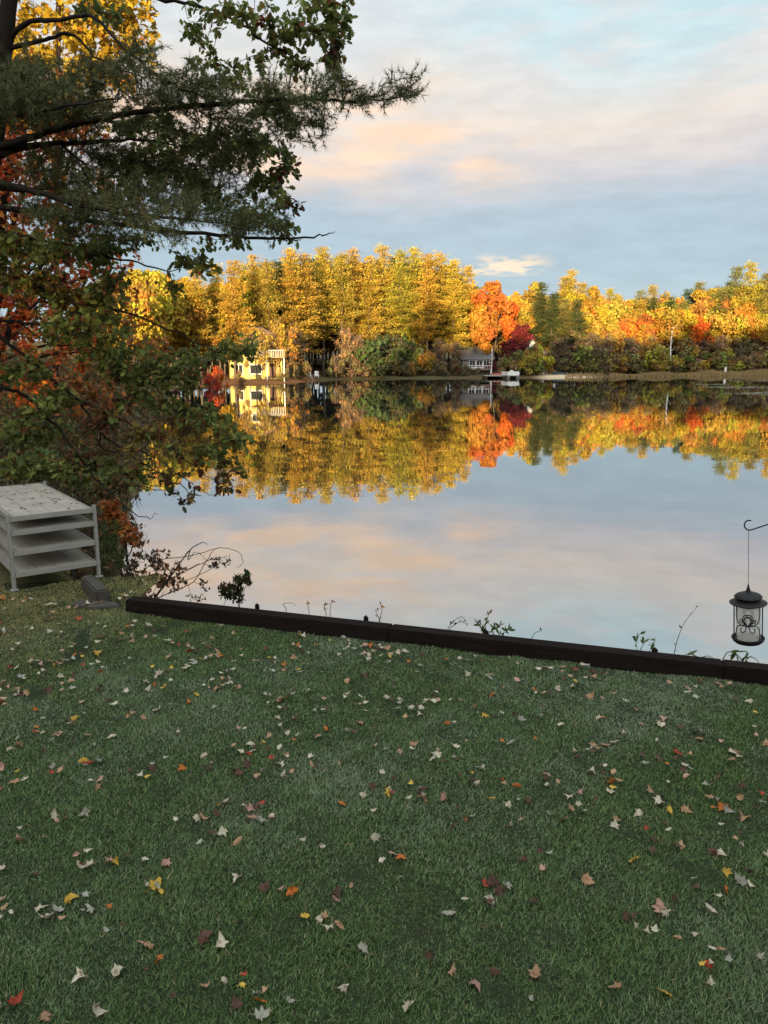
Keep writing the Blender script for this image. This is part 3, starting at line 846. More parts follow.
ORANGE = [(4, (.52, .12, .028)), (3, (.44, .075, .028)), (2, (.48, .20, .035)), (1.5, (.16, .10, .03)), (.8, (.22, .04, .025))]
RUST = [(3, (.32, .11, .035)), (2, (.24, .10, .035)), (2, (.36, .16, .04)), (2, (.12, .11, .035))]
YEL = [(4, (.46, .31, .03)), (3, (.38, .27, .03)), (2, (.30, .24, .04)), (.6, (.40, .16, .03))]
GRN = [(4, (.07, .105, .036)), (3, (.09, .125, .04)), (1, (.13, .12, .035)), (.4, (.16, .07, .03))]
BRN = [(3, (.13, .075, .035)), (3, (.10, .075, .035)), (2, (.075, .075, .03)), (1, (.17, .09, .035))]
broadleaf('maple_tree', -30, 17, [(10, 150, 0, 60, 50), (30, 240, .4, 60, 60), (-40, 190, 0, 70, 80), (20, 330, -.4, 70, 40), (75, 290, .4, 50, 40), (-50, 320, 0, 70, 60), (90, 350, .2, 40, 24), (60, 130, .6, 46, 24), (20, 90, .2, 50, 30), (110, 270, .8, 40, 30), (20, 385, 0, 50, 22)],
          0, ORANGE, 'orange and red maple close behind the dark oak at the left edge', leaf=.12, seed=31, area=85, per=8, trunk_r=.13, spread=.14)
broadleaf('maple_tree', -70, 23, [(0, 200, 0, 60, 60), (50, 250, .5, 60, 60), (-60, 260, 0, 60, 70), (90, 320, .4, 50, 46), (20, 310, .4, 60, 46), (100, 400, .4, 46, 24), (130, 350, 1, 40, 34), (100, 200, .5, 46, 36), (60, 390, 0, 60, 24)],
          0, RUST, 'rust brown maple farther back behind the orange maple, mostly hidden by oak leaves', leaf=.16, seed=32, area=80, per=8, trunk_r=.15, spread=.18)
broadleaf('birch_tree', 55, 37, [(90, 0, 0, 52, 50), (60, -60, 0, 50, 50), (105, 60, 0, 46, 30), (55, 55, .6, 46, 30), (20, 10, .8, 44, 56), (115, -40, 0, 40, 44), (60, 110, 0, 50, 26), (130, 20, 0, 26, 34), (20, 90, 0, 40, 36)],
          0, YEL, 'tall sunlit yellow tree seen at the top left above the dark pine needles', leaf=.28, seed=33, area=60, per=9, trunk_r=.16, spread=.32, sprig_r=.012)
# bushes of the left bank, behind and beside the dock stack
B_ = [(20, 10.4, [(20, 505, 0, 46, 24), (60, 512, 0, 34, 22), (-30, 505, 0, 46, 26), (70, 545, -.2, 20, 22)], [(3, (.045, .06, .025)), (2, (.07, .065, .03)), (1, (.09, .06, .03))], 'dark low bush added right behind the stacked dock sections to darken their gaps', .08, OAK, 40),  # added close behind the dock to block light between its sections
      (118, 13.5, [(116, 478, 0, 22, 22), (128, 470, .3, 14, 18), (100, 490, 0, 16, 14)], BRN, 'brown leafy brush at the water edge just above the orange bush', .10, OAK, 40),
      (60, 14.5, [(40, 462, 0, 46, 22), (85, 476, .2, 40, 20), (10, 470, 0, 40, 22)], GRN, 'low green bush behind the stacked dock sections', .11, OAK, 60),
      (112, 10.6, [(112, 540, 0, 18, 26), (100, 565, 0, 16, 20), (116, 560, -.2, 14, 14)], GRN, 'green leafy bush close beside the right post of the dock stack', .07, OVAL, 30),
      (108, 12.6, [(120, 524, 0, 16, 16), (112, 508, 0, 14, 14), (128, 536, -.2, 12, 10)], [(3, (.38, .12, .03)), (2, (.30, .08, .03)), (1, (.4, .2, .04))], 'small orange leaved bush at the water edge right of the dock stack', .09, MAPLE, 24),
      (-20, 16, [(-20, 440, 0, 50, 30), (30, 425, .4, 44, 24), (-50, 470, 0, 50, 30)], GRN, 'green bush at the far left of the bank, left of the low bush', .12, OAK, 80),
      (70, 19, [(70, 440, 0, 46, 22), (110, 450, .4, 34, 18), (30, 445, 0, 46, 22)], BRN, 'brown half bare bush on the left bank under the oak boughs', .11, OAK, 60),
      (110, 26, [(110, 425, 0, 40, 20), (70, 415, 0, 44, 22), (140, 432, .2, 22, 14)], BRN, 'brown brush on the left bank behind the half bare bush', .14, OAK, 55),
      (30, 25, [(30, 415, 0, 50, 26), (-20, 410, 0, 50, 28), (60, 395, 0, 40, 20)], RUST, 'rust coloured brush on the left bank behind the oak', .15, OAK, 60),
      (140, 38, [(140, 408, 0, 30, 16), (110, 398, 0, 40, 20), (160, 418, 0, 16, 9)], BRN, 'olive brown brush farther along the left shore', .2, OAK, 45),
      (70, 40, [(70, 385, 0, 50, 26), (20, 380, 0, 50, 28), (110, 375, 0, 40, 20)], BRN, 'tall brown brush high on the left bank behind the maples', .22, OAK, 50)]
for i, (px, Y, cr, pal, lab, lf, tm, ar) in enumerate(B_):
    broadleaf('bush', px, Y, cr, 0, pal, lab, 'bush', leaf=lf, tmpl=tm, seed=50 + i, area=ar, per=7, trunk_r=.014 * Y / 12, stems=True, sprig_r=.0035 * Y / 10, spread=.09 * Y / 12, group='bushes on the left bank')

# brush that covers the left bank: no one could count it
r = np.random.default_rng(66)
yy2 = 8.6 + 70 * r.random(42000) ** 1.5; xx2 = -yy2 * (.10 + .62 * r.random(42000)) - 1.5
sd2 = lake_sd(np.column_stack([xx2, yy2])); ok = (sd2 > .02) & (yy2 > 8.6)
ok &= ~((np.abs(xx2 + 4.1) < 1.3) & (yy2 < 8.9))
xx2, yy2 = xx2[ok], yy2[ok]; n = len(xx2)
cl = sstep(fbm(xx2 * .5 + 2, yy2 * .5), .25, .75)
hgt2 = (.10 + .9 * cl * r.random(n)) * (.5 + .035 * yy2)
P = np.column_stack([xx2, yy2, ground_z(np.column_stack([xx2, yy2])) + hgt2 * r.random(n) ** .6])
um = MB()
add_leaves(um, P, r.normal(0, 1, (n, 3)) + [0, 0, .3], r.normal(0, .7, (n, 3)) + [0, 0, 1], (.07 + .0045 * yy2) * (.6 + .8 * r.random(n)), pick(r, BRN + [(2, (.09, .105, .04)), (.6, (.25, .10, .03)), (1, (.16, .13, .05))], n), OVAL * [1.7, 1, 1])
k_ = r.random(n) < .28
b3 = P[k_].copy(); top3 = b3 + np.column_stack([r.normal(0, .2, (k_.sum(), 2)), .25 + .5 * r.random(k_.sum())]); b3[:, 2] -= hgt2[k_]
w3 = np.column_stack([.004 + .0005 * yy2[k_], np.zeros(k_.sum()), np.zeros(k_.sum())])
um.add(np.stack([b3 - w3, b3 + w3, top3], 1).reshape(-1, 3), np.arange(k_.sum() * 3).reshape(-1, 3), (.06, .048, .035))
tag(um.build('undergrowth', M['leaf']), 'brown and olive brush covering the left bank', 'undergrowth', kind='stuff')

# arching bare shrub and the two leafy clumps over the timber edging
gr = Grow(77)
YS = 7.6
b = np.array([at(150, 608, YS)[0], YS, .72])
AR = [[(150, 604, 0), (162, 588, 0), (178, 566, 0), (190, 550, .1), (201, 543, .1), (208, 544, .1)], [(148, 604, 0), (142, 575, .1), (160, 560, .1), (190, 556, .2), (220, 548, .2), (238, 552, .2), (243, 562, .2), (236, 568, .2)],
      [(130, 590, 0), (150, 586, .1), (180, 574, .1), (205, 562, .1), (228, 556, 0)], [(128, 572, .2), (150, 580, .1), (178, 582, 0), (205, 572, -.1), (224, 560, -.1)], [(135, 585, .2), (124, 572, .2), (128, 562, .2), (142, 562, .2)],
      [(178, 566, 0), (186, 570, 0), (200, 564, 0), (216, 568, 0)], [(190, 550, .1), (188, 560, .1), (196, 552, .1), (206, 560, .1)], [(152, 600, 0), (190, 584, -.1), (200, 572, -.1), (212, 552, -.1), (218, 548, -.1)],
      [(205, 562, .1), (215, 558, .1), (222, 564, .1)], [(160, 592, .1), (172, 572, .1), (176, 560, .1)]]
for i, l in enumerate(AR): gr.limb([at(a, c, YS + d) for a, c, d in l], .012 if i == 0 else .0055, .0022, 6, .004)
T = [blob_points(gr.r, a, c, YS, rx, ry, n, depth=.10) for a, c, rx, ry, n in ((150, 558, 10, 6, 12), (158, 562, 8, 6, 8), (215, 566, 8, 7, 9), (226, 563, 6, 5, 5), (202, 586, 8, 7, 7), (172, 588, 7, 5, 7), (184, 585, 6, 5, 5), (198, 598, 7, 4, 6), (130, 566, 10, 6, 10))]
gr.attach(np.concatenate(T), .003, .0014, .05, .06)
lm = MB(); leaf_sprigs(gr, lm, 5, .05, OVAL, lambda r, t, n: pick(r, [(3, (.04, .032, .022)), (2, (.05, .05, .025)), (1, (.09, .04, .025))], n), droop=-.5, spread=.03)
root = thing('bare_shrub', tuple(b), 'nearly bare shrub with arching twigs leaning over the water behind the timber edging', 'shrub')
for nme, q, mt in (('stems', gr.wood, 'bark'), ('leaves', lm, 'leaf')):
    for v in q.v: v -= b.astype(np.float32)
    q.build(nme, M[mt], root)
broadleaf('bush', 232, 7.25, [(226, 590, 0, 10, 8), (240, 584, 0, 9, 8), (234, 597, 0, 14, 5), (248, 580, 0, 5, 7)], 0, [(3, (.03, .045, .02)), (2, (.05, .055, .022)), (1, (.10, .05, .03))],
          'small dark bush with upright leaf tips just behind the timber edging', 'bush', leaf=.05, tmpl=OVAL, seed=91, area=7, per=6, trunk_r=.006, stems=True, sprig_r=.003, droop=-.9, spread=.03)

# weeds poking up behind the timbers
def weed(stems, leaf_n, label, seed, leaf=.03, pal=None, r0=.0034):
    leaf_n = leaf_n * 2; leaf = leaf * 1.3
    r = np.random.default_rng(seed)
    y0 = np.interp(stems[0][0][0], [126, 768], [6.85, 5.22])
    b0 = at(*stems[0][0], y0); b0[2] = .85
    sm = MB(); lm = MB()
    for st in stems:
        p = smooth_path([at(a, c, y0 + .03 * i) for i, (a, c) in enumerate(st)], 5)
        p = np.vstack([[p[0][0], p[0][1], .85], p])
        add_tube(sm, p - b0, np.linspace(r0, r0 * .4, len(p)), 5)
        q = p[2:]
        if leaf_n:
            leaf_n = max(leaf_n, 1)
            k_ = r.integers(0, len(q), leaf_n)
            add_leaves(lm, q[k_] - b0, r.normal(0, 1, (leaf_n, 3)) + [0, 0, .4], r.normal(0, .6, (leaf_n, 3)) + [0, 0, 1], leaf * (.6 + .8 * r.random(leaf_n)), pick(r, pal or GRN, leaf_n), OVAL)
    root = thing('weed', tuple(b0), label, 'weed', 'weeds behind the timber edging')
    sm.build('stem', M['weed'], root)
    if leaf_n: lm.build('leaves', M['leaf'], root)
M['weed'] = simple_mat('weed_stem', (.05, .05, .022), .8, .2, var=.2, bump_s=0)
weed([[(674, 654), (678, 638), (685, 622), (698, 606)]], 3, 'tall thin weed stem arching to the right between leafy weed and hanging feeder', 1, .02)
weed([[(482, 634), (486, 622), (489, 614)], [(484, 634), (480, 626), (478, 622)], [(488, 634), (496, 628), (500, 625)], [(498, 635), (507, 631), (509, 628)]], 9, 'leafy weed clump sticking up above the middle timber', 2, .035)
weed([[(448, 628), (455, 620), (462, 617), (466, 622)], [(450, 628), (460, 622), (468, 624)]], 4, 'wispy weed with drooping tips left of the leafy weed', 3, .022)
weed([[(330, 612), (331, 604), (333, 601)], [(326, 612), (324, 606), (328, 604)]], 5, 'short wispy weed above the timber nearest the small dark bush', 4, .02, RUST)
weed([[(380, 618), (382, 610), (381, 604)], [(379, 618), (376, 612), (379, 609)]], 4, 'short upright weed right of the midway stake top', 5, .022, RUST)
weed([[(286, 608), (283, 604), (292, 603), (296, 606)]], 0, 'thin looped dry weed right of the first stake top', 6)
weed([[(309, 611), (308, 605), (309, 602)]], 4, 'tiny seed headed weed between the looped weed and the short wispy weed', 7, .018, RUST)
weed([[(637, 650), (636, 640), (640, 634)], [(640, 650), (644, 643), (643, 640)], [(650, 650), (654, 643), (655, 640)]], 4, 'small leafy weed left of the tall arching stem', 8, .035)
weed([[(722, 661), (728, 652), (736, 655), (740, 662)], [(738, 662), (736, 653), (734, 650)], [(744, 663), (750, 657), (757, 660), (760, 666)], [(744, 663), (736, 654), (728, 656)], [(700, 658), (690, 654), (684, 655)], [(700, 658), (708, 656), (716, 660)]], 1, 'broad bladed weed clump below the hanging bird feeder', 9, .06, r0=.0045)
weed([[(531, 640), (535, 633), (541, 631)]], 1, 'single bent grass stem right of the leafy weed', 10, .02)
# ------------------------------------------------------------------ far shore: tree prototypes
def far_pine(seed, Ht=20.0, base=.22, width=.16, nb=115):
    r = np.random.default_rng(seed)
    tm, cm = MB(), MB()
    lean = r.normal(0, .012, 2)
    tz = np.linspace(-.8, Ht, 9)
    tpts = np.column_stack([lean[0] * tz + .06 * r.normal(size=9), lean[1] * tz + .06 * r.normal(size=9), tz])
    add_tube(tm, tpts, np.linspace(.24, .03, 9), 6)
    P, T, Nn, S, C = [], [], [], [], []
    per = 5; nw = nb // per
    for i in range(nb):
        f = base + (1 - base) * ((i // per + 1.1 * r.random()) / nw) ** .95
        z = min(f, 1.0) * Ht
        prof = width * Ht * (min(1, max(.04, 1.03 - f) / .62) ** .85) * (.45 + .85 * r.random()) * (1 + .30 * math.sin(f * 17 + seed) * math.cos(i * 2.4 + seed))
        if f < base + .10: prof *= .65
        a = i * 2.4 + r.normal(0, .5)
        d = np.array([math.cos(a), math.sin(a), .02 + .42 * f * f + r.normal(0, .06)])
        c0 = np.array([lean[0] * z, lean[1] * z, z])
        if i % 2 == 0: add_tube(tm, [c0, c0 + d * prof * .8], [.06 * (1.15 - f), .012], 4, cap=False)
        nc = max(2, int(prof / .36))
        bt = .70 + .6 * r.random()
        for q in range(nc):
            s = (.22 + .80 * (q + r.random()) / nc)
            wd_ = .14 + .34 * math.sin(PI * min(1, s * .8))
            c = c0 + d * prof * s + np.append(r.normal(0, wd_ * .6, 2), r.normal(0, .05) + .10 * s * s)
            k_ = 18
            off = r.normal(0, 1, (k_, 3)) * [.40, .40, .17]
            P.append(c + off); T.append(unit(off * [1, 1, .3] * .8 + d * .6 + r.normal(0, .22, (k_, 3)) + [0, 0, .25]))
            Nn.append(r.normal(0, .6, (k_, 3)) + [0, 0, 1]); S.append(.17 + .22 * r.random(k_))
            C.append(bt * np.array([[1, 1, 1]]) * (1 + .07 * r.normal(size=3)) * (.75 + .5 * r.random((k_, 1))))
    add_leaves(cm, np.concatenate(P), np.concatenate(T), np.concatenate(Nn), np.concatenate(S), np.clip(np.concatenate(C), .2, 2), QUAD * [.42, 1, 1])
    return tm.mesh('trunk', M['far_bark']), cm.mesh('crown', M['far_needle'])

def far_broad(seed, Ht=12.0, rx=4.2, base=.25, nblob=26, leaves=190, lsize=.34, twiggy=.0, multi=1):
    r = np.random.default_rng(seed)
    tm, cm = MB(), MB()
    P, T, Nn, S, C = [], [], [], [], []
    stems = []
    for q in range(multi):
        b = np.append(r.normal(0, .5 if multi > 1 else .05, 2), -.6)
        tip = np.append(r.normal(0, rx * (.3 if multi > 1 else .08), 2), Ht * (.75 + .1 * r.random()))
        mid = (b + tip) / 2 + np.append(r.normal(0, .35, 2), 0)
        p = smooth_path([b, mid, tip], 4); stems.append(p)
        add_tube(tm, p, np.linspace(.17 if multi == 1 else .10, .03, len(p)), 6)
    for i in range(nblob):
        u = unit(r.normal(size=3)); rad = r.random() ** .4
        cz = Ht * (base + 1) / 2; hz = Ht * (1 - base) / 2
        c = np.array([u[0] * rx * rad * .85, u[1] * rx * rad * .85, cz + u[2] * hz * rad * .85])
        c[:2] *= 1 - .25 * np.clip((c[2] - cz) / hz, 0, 1)
        br = (.55 + .6 * r.random()) * rx * .36
        p = stems[i % multi]; j = np.argmin(np.abs(p[:, 2] - c[2] * .7)); a = p[j]
        add_tube(tm, smooth_path([a, (a + c) / 2 + [0, 0, .25], c], 3), np.linspace(.05, .012, 7), 4, cap=False)
        n = int(leaves * (1 - twiggy))
        off = unit(r.normal(size=(n, 3))) * (r.random((n, 1)) ** .45) * br * [1, 1, .75]
        P.append(c + off); T.append(r.normal(0, 1, (n, 3)) + [0, 0, -.2]); Nn.append(unit(off) * .8 + r.normal(0, .6, (n, 3)) + [0, 0, .5])
        S.append(lsize * (.6 + .7 * r.random(n)))
        tint = (.78 + .44 * r.random()) * (1 + np.array([.06, .16, .1]) * r.normal(size=3))
        C.append(np.repeat(tint[None], n, 0) * (.75 + .5 * r.random((n, 1))))
        if twiggy > 0:
            for q in range(int(26 * twiggy)):
                e = c + r.normal(0, 1, 3) * br * [1, 1, .9]
                add_tube(tm, [c, (c + e) / 2 + [0, 0, .1], e], [.022, .016, .008], 3, cap=False)
    add_leaves(cm, np.concatenate(P), np.concatenate(T), np.concatenate(Nn), np.concatenate(S), np.clip(np.concatenate(C), .2, 2), QUAD)
    return tm.mesh('trunk', M['far_bark']), cm.mesh('crown', M['far_leaf'])

PROTO = {
    'pine': [far_pine(101), far_pine(102, width=.14, base=.16), far_pine(103, width=.175, base=.28, nb=100), far_pine(104, width=.15, base=.2, nb=125), far_pine(105, width=.19, base=.34, nb=90), far_pine(106, width=.20, base=.2, nb=130), far_pine(107, width=.17, base=.4, nb=80), far_pine(108, width=.15, base=.24, nb=95)],
    'broad': [far_broad(201), far_broad(202, nblob=32, base=.18), far_broad(203, rx=3.6, nblob=24, base=.3), far_broad(204, rx=4.8, nblob=34, base=.22)],
    'bare': [far_broad(301, Ht=10, rx=3.0, base=.15, leaves=80, twiggy=.55, multi=3, nblob=24), far_broad(302, Ht=10, rx=2.6, base=.2, leaves=60, twiggy=.7, multi=2, nblob=24)],
    'bush': [far_broad(401, Ht=4, rx=2.6, base=-.1, nblob=18, leaves=130, lsize=.26, twiggy=.15, multi=4), far_broad(402, Ht=4, rx=2.1, base=-.1, nblob=15, leaves=120, lsize=.24, twiggy=.2, multi=3), far_broad(403, Ht=4, rx=3.0, base=-.1, nblob=20, leaves=110, lsize=.28, twiggy=.3, multi=4)]}
NOMH = {'pine': 20.0, 'broad': 12.0, 'bare': 10.0, 'bush': 4.0}

def shore_Y(px): return float(np.interp(px, [120, 170, 200, 235, 285, 300, 313, 350, 400, 475, 550, 600, 650, 700, 768, 860], [70, 90, 99, 103, 109, 116, 122, 129, 134, 138, 141, 145, 151, 158, 163, 168]))

COLS = {  # leaf colours of the far trees and the words for them
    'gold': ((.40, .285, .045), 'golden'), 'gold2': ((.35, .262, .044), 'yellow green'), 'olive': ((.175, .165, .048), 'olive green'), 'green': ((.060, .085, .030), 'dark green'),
    'yellow': ((.38, .26, .035), 'bright yellow'), 'amber': ((.37, .19, .035), 'amber'), 'orange': ((.46, .165, .032), 'orange'), 'redor': ((.50, .105, .022), 'fiery red orange'),
    'red': ((.36, .04, .022), 'red'), 'burg': ((.17, .028, .032), 'burgundy red'), 'tan': ((.27, .185, .085), 'tan brown'), 'brown': ((.175, .125, .062), 'dull brown'), 'ylime': ((.37, .255, .036), 'yellow')}
FAR = []
def far_tree(kind, px, topy, off, colr, wide=1.0, variant=None, bark=(1, 1, 1), x_jit=0.0, Y=None):
    Y = shore_Y(px) + off if Y is None else Y
    t = at(px, topy, Y)
    x, y = t[0], Y
    z0 = gz(x, y)
    h = max(1.2, t[2] - z0)
    pr = PROTO[kind]
    v = pr[variant if variant is not None else random.randrange(len(pr))]
    s = h / NOMH[kind]
    s2 = s * wide * (1 if kind != 'pine' else np.clip(1.25 - .25 * s, .8, 1.4))
    nm = {'pine': 'pine_tree', 'broad': 'broadleaf_tree', 'bare': 'half_bare_tree', 'bush': 'shore_bush'}[kind]
    root = thing(nm, (x, y, z0), None, 'bush' if kind == 'bush' else 'tree', {'pine': 'pines on the far shore', 'broad': 'broadleaf trees on the far shore', 'bare': 'half bare trees on the far shore', 'bush': 'bushes along the far shore'}[kind], rz=random.random() * 6.28)
    root.scale = (s2, s2, s)
    c0, word = COLS[colr]
    j = 1 + .055 * np.random.default_rng(int(px * 7 + topy * 13 + off)).normal(size=3) * [1, 1, .6]
    for me, nme in zip(v, ('stems' if kind == 'bush' else 'trunk', 'leaves' if kind == 'bush' else 'crown')):
        o = bpy.data.objects.new(nme, me); COL.objects.link(o); o.parent = root
        o.color = (*(np.array(c0) * j), 1) if nme in ('crown', 'leaves') else (*bark, 1)
    FAR.append((root, kind, px, topy, off, word))
    return root
random.seed(5)
# skyline and front rows, read off the photograph from left to right
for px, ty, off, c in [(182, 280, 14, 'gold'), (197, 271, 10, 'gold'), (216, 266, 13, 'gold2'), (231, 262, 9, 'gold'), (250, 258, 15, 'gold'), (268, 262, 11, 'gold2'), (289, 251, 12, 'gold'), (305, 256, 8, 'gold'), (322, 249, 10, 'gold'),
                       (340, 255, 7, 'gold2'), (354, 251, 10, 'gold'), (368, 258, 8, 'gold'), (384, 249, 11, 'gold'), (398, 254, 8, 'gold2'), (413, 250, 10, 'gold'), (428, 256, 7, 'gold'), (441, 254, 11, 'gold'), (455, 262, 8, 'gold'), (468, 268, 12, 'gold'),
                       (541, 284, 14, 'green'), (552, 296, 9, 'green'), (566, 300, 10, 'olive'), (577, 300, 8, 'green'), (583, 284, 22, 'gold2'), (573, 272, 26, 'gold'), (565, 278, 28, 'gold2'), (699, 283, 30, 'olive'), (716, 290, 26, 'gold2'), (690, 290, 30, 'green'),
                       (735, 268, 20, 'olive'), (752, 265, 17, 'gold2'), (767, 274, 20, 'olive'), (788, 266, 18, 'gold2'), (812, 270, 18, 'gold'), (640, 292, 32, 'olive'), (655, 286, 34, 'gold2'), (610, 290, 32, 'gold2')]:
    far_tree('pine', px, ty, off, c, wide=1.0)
for px, ty, off, c, w in [(150, 262, 30, 'ylime', 1.0), (168, 258, 26, 'yellow', .9), (160, 285, 24, 'yellow', 1.0), (138, 266, 34, 'ylime', 1.0), (180, 290, 20, 'ylime', .9), (205, 296, 13, 'yellow', .8), (190, 312, 16, 'gold', .9), (222, 312, 9, 'ylime', .8), (491, 277, 9, 'orange', .82), (477, 286, 12, 'orange', .7), (484, 300, 7, 'orange', .7), (503, 290, 11, 'redor', .7), (515, 290, 20, 'amber', .7),
                          (522, 322, 7, 'burg', 1.0), (510, 334, 6, 'burg', 1.0), (534, 279, 26, 'gold', .8), (553, 287, 28, 'yellow', .8), (592, 283, 24, 'amber', .8), (606, 290, 22, 'gold', .8), (622, 285, 26, 'yellow', .8), (600, 303, 14, 'ylime', .9),
                          (588, 312, 12, 'gold2', .9), (625, 312, 12, 'orange', .9), (641, 306, 13, 'orange', 1.0), (657, 305, 16, 'amber', .9), (671, 298, 12, 'yellow', .95), (683, 308, 15, 'ylime', .9), (697, 314, 10, 'redor', .95), (713, 303, 14, 'gold2', .9), (728, 300, 12, 'ylime', 1.0),
                          (746, 306, 10, 'orange', .8), (760, 312, 8, 'yellow', .9), (672, 282, 30, 'gold2', .8), (632, 290, 24, 'gold2', .8), (780, 305, 10, 'amber', 1), (805, 300, 10, 'yellow', 1), (705, 286, 24, 'ylime', .9), (648, 322, 8, 'amber', .8), (612, 322, 8, 'gold', .9)]:
    far_tree('broad', px, ty, off, c, wide=w)
for px, ty, off, c, w in [(287, 318, 3.5, 'amber', .9), (296, 325, 4, 'amber', .9), (345, 322, 4, 'tan', .9), (357, 330, 4, 'tan', .9), (440, 335, 4, 'brown', .9), (455, 338, 5, 'tan', .9), (560, 330, 7, 'brown', 1), (575, 325, 8, 'tan', 1), (592, 328, 7, 'brown', 1), (610, 330, 7, 'tan', 1), (630, 333, 7, 'brown', 1), (650, 328, 7, 'tan', 1),
                          (688, 330, 7, 'tan', 1), (705, 335, 7, 'brown', 1), (722, 330, 8, 'tan', 1), (742, 332, 7, 'brown', 1), (764, 332, 7, 'tan', 1), (785, 332, 7, 'tan', 1)]:
    far_tree('bare', px, ty, off, c, wide=w, bark=(1.6, 1.5, 1.3))
for px, ty, off, c, w in [(425, 344, 3, 'amber', .6), (372, 338, 4, 'green', 1), (390, 330, 6, 'green', .9), (410, 345, 5, 'olive', .8), (334, 352, 3, 'brown', .8), (350, 354, 3, 'brown', .9), (300, 356, 2.5, 'tan', .7), (365, 360, 2.5, 'brown', 1), (405, 361, 2.5, 'brown', .9), (440, 360, 2.5, 'brown', 1), (412, 360, 2, 'amber', .4),
                          (513, 348, 4, 'olive', .8), (523, 346, 4.5, 'gold2', .7), (533, 350, 4, 'olive', .8), (540, 346, 3.5, 'ylime', .8), (547, 354, 3.5, 'gold2', .6), (527, 352, 3.0, 'gold2', .8), (518, 352, 3.0, 'olive', .8), (534, 356, 2.6, 'olive', .9), (508, 356, 3, 'tan', .8), (466, 364, 2.2, 'brown', .8), (456, 360, 3, 'brown', .9), (478, 366, 2, 'brown', .7), (494, 358, 5, 'burg', .8), (600, 346, 5, 'brown', 1), (612, 350, 4, 'gold2', 1), (628, 344, 5, 'tan', 1), (645, 342, 5, 'gold2', 1), (660, 348, 4, 'gold2', 1), (682, 348, 5, 'olive', 1), (698, 340, 5, 'amber', 1),
                          (712, 350, 4, 'olive', 1), (730, 342, 5, 'gold2', 1), (748, 348, 4, 'tan', 1), (766, 342, 5, 'tan', 1), (785, 348, 5, 'olive', 1), (595, 356, 3.5, 'olive', .9), (640, 358, 3, 'olive', .9), (672, 358, 3, 'olive', .9), (693, 358, 3, 'tan', .9), (240, 368, 2, 'tan', .6), (585, 344, 6, 'olive', 1), (567, 350, 6, 'brown', .9), (655, 336, 8, 'gold2', .8), (617, 338, 8, 'amber', .8)]:
    far_tree('bush', px, ty, off, c, wide=w)
far_tree('broad', 537, 338, 4.6, 'olive', wide=.7, variant=1); far_tree('bush', 528, 345, 3.8, 'gold2', wide=.8)
far_tree('bush', 219, 362, 0, 'redor', wide=.6, Y=96); far_tree('bush', 211, 370, 0, 'red', wide=.6, Y=92)
far_tree('bare', 262, 322, 3.0, 'gold', wide=.7, bark=(1.8, 1.4, 1.0)); far_tree('bare', 244, 330, 2.6, 'amber', wide=.6, bark=(1.8, 1.4, 1.0)); far_tree('bush', 284, 362, 2.6, 'tan', wide=.7); far_tree('bare', 277, 312, 4.5, 'ylime', wide=.6, bark=(1.8, 1.4, 1.0))
# fuller rows behind, so that no sky shows between the trunks
sky_x = [130, 160, 200, 250, 320, 380, 440, 475, 500, 530, 560, 575, 610, 640, 680, 700, 735, 755, 830]
sky_y = [262, 258, 272, 258, 250, 250, 255, 275, 285, 288, 285, 277, 290, 290, 288, 288, 272, 270, 270]
for row, (off, dy, step) in enumerate([(19, 9, 12), (28, 10, 13), (40, 9, 14)]):
    px = 128 + row * 5
    while px < 800:
        ty = float(np.interp(px, sky_x, sky_y)) + dy + random.uniform(-3, 9)
        left = px < 480
        kind = 'pine' if random.random() < (.85 if left else .5) else 'broad'
        c = random.choice(['gold', 'gold2', 'olive', 'olive', 'green'] if kind == 'pine' else ['gold', 'amber', 'yellow', 'orange', 'ylime', 'gold2'])
        if kind == 'broad' and left: c = 'gold2'
        if px < 240: kind, c = 'broad', random.choice(['yellow', 'ylime', 'gold'])
        far_tree(kind, px, ty, off + random.uniform(-3, 3), c, wide=1.1 if kind == 'pine' else .8)
        px += step * random.uniform(.75, 1.25)

ZONES = [(0, 236, 'left of the yellow cottage'), (236, 300, 'by the yellow cottage'), (300, 378, 'right of the white chairs'), (378, 452, 'left of the grey cottage'), (452, 500, 'by the grey cottage'), (500, 550, 'by the white gabled house'),
         (550, 600, 'behind the sandy beach'), (600, 672, 'between beach and birch'), (672, 726, 'between birch and white post'), (726, 2000, 'right of the white post')]
def rowword(kind, off):
    if kind in ('bush',): return 'at the waterline' if off < 4 else 'under the trees'
    return 'in front' if off < 9.5 else 'in the middle row' if off < 17 else 'in a back row' if off < 24 else 'on the skyline' if off < 35 else 'rearmost'
ORD = ['first', 'second', 'third', 'fourth', 'fifth', 'sixth', 'seventh', 'eighth', 'ninth', 'tenth', 'eleventh', 'twelfth']
def give_labels(items, group=None):
    """items: (object, base label, px); those left with one base label are told apart by their order from the left"""
    d = {}
    for o, b, px in items: d.setdefault(b, []).append((px, o))
    for b, l in d.items():
        l.sort(key=lambda q: q[0])
        for i, (px, o) in enumerate(l):
            if len(l) == 1: o['label'] = b
            elif len(l) == 2: o['label'] = b + ', ' + ('left' if i == 0 else 'right') + ' one'
            else: o['label'] = b + ', ' + ORD[min(i, 11)] + ' from left'
items = []
for root, kind, px, ty, off, word in FAR:
    z = next(q[2] for q in ZONES if q[0] <= px < q[1])
    noun = {'pine': 'pine', 'broad': 'leafy tree', 'bare': 'half bare tree', 'bush': 'bush'}[kind]
    items.append((root, f'{word} {noun} {rowword(kind, off)} {z}', px))
give_labels(items)

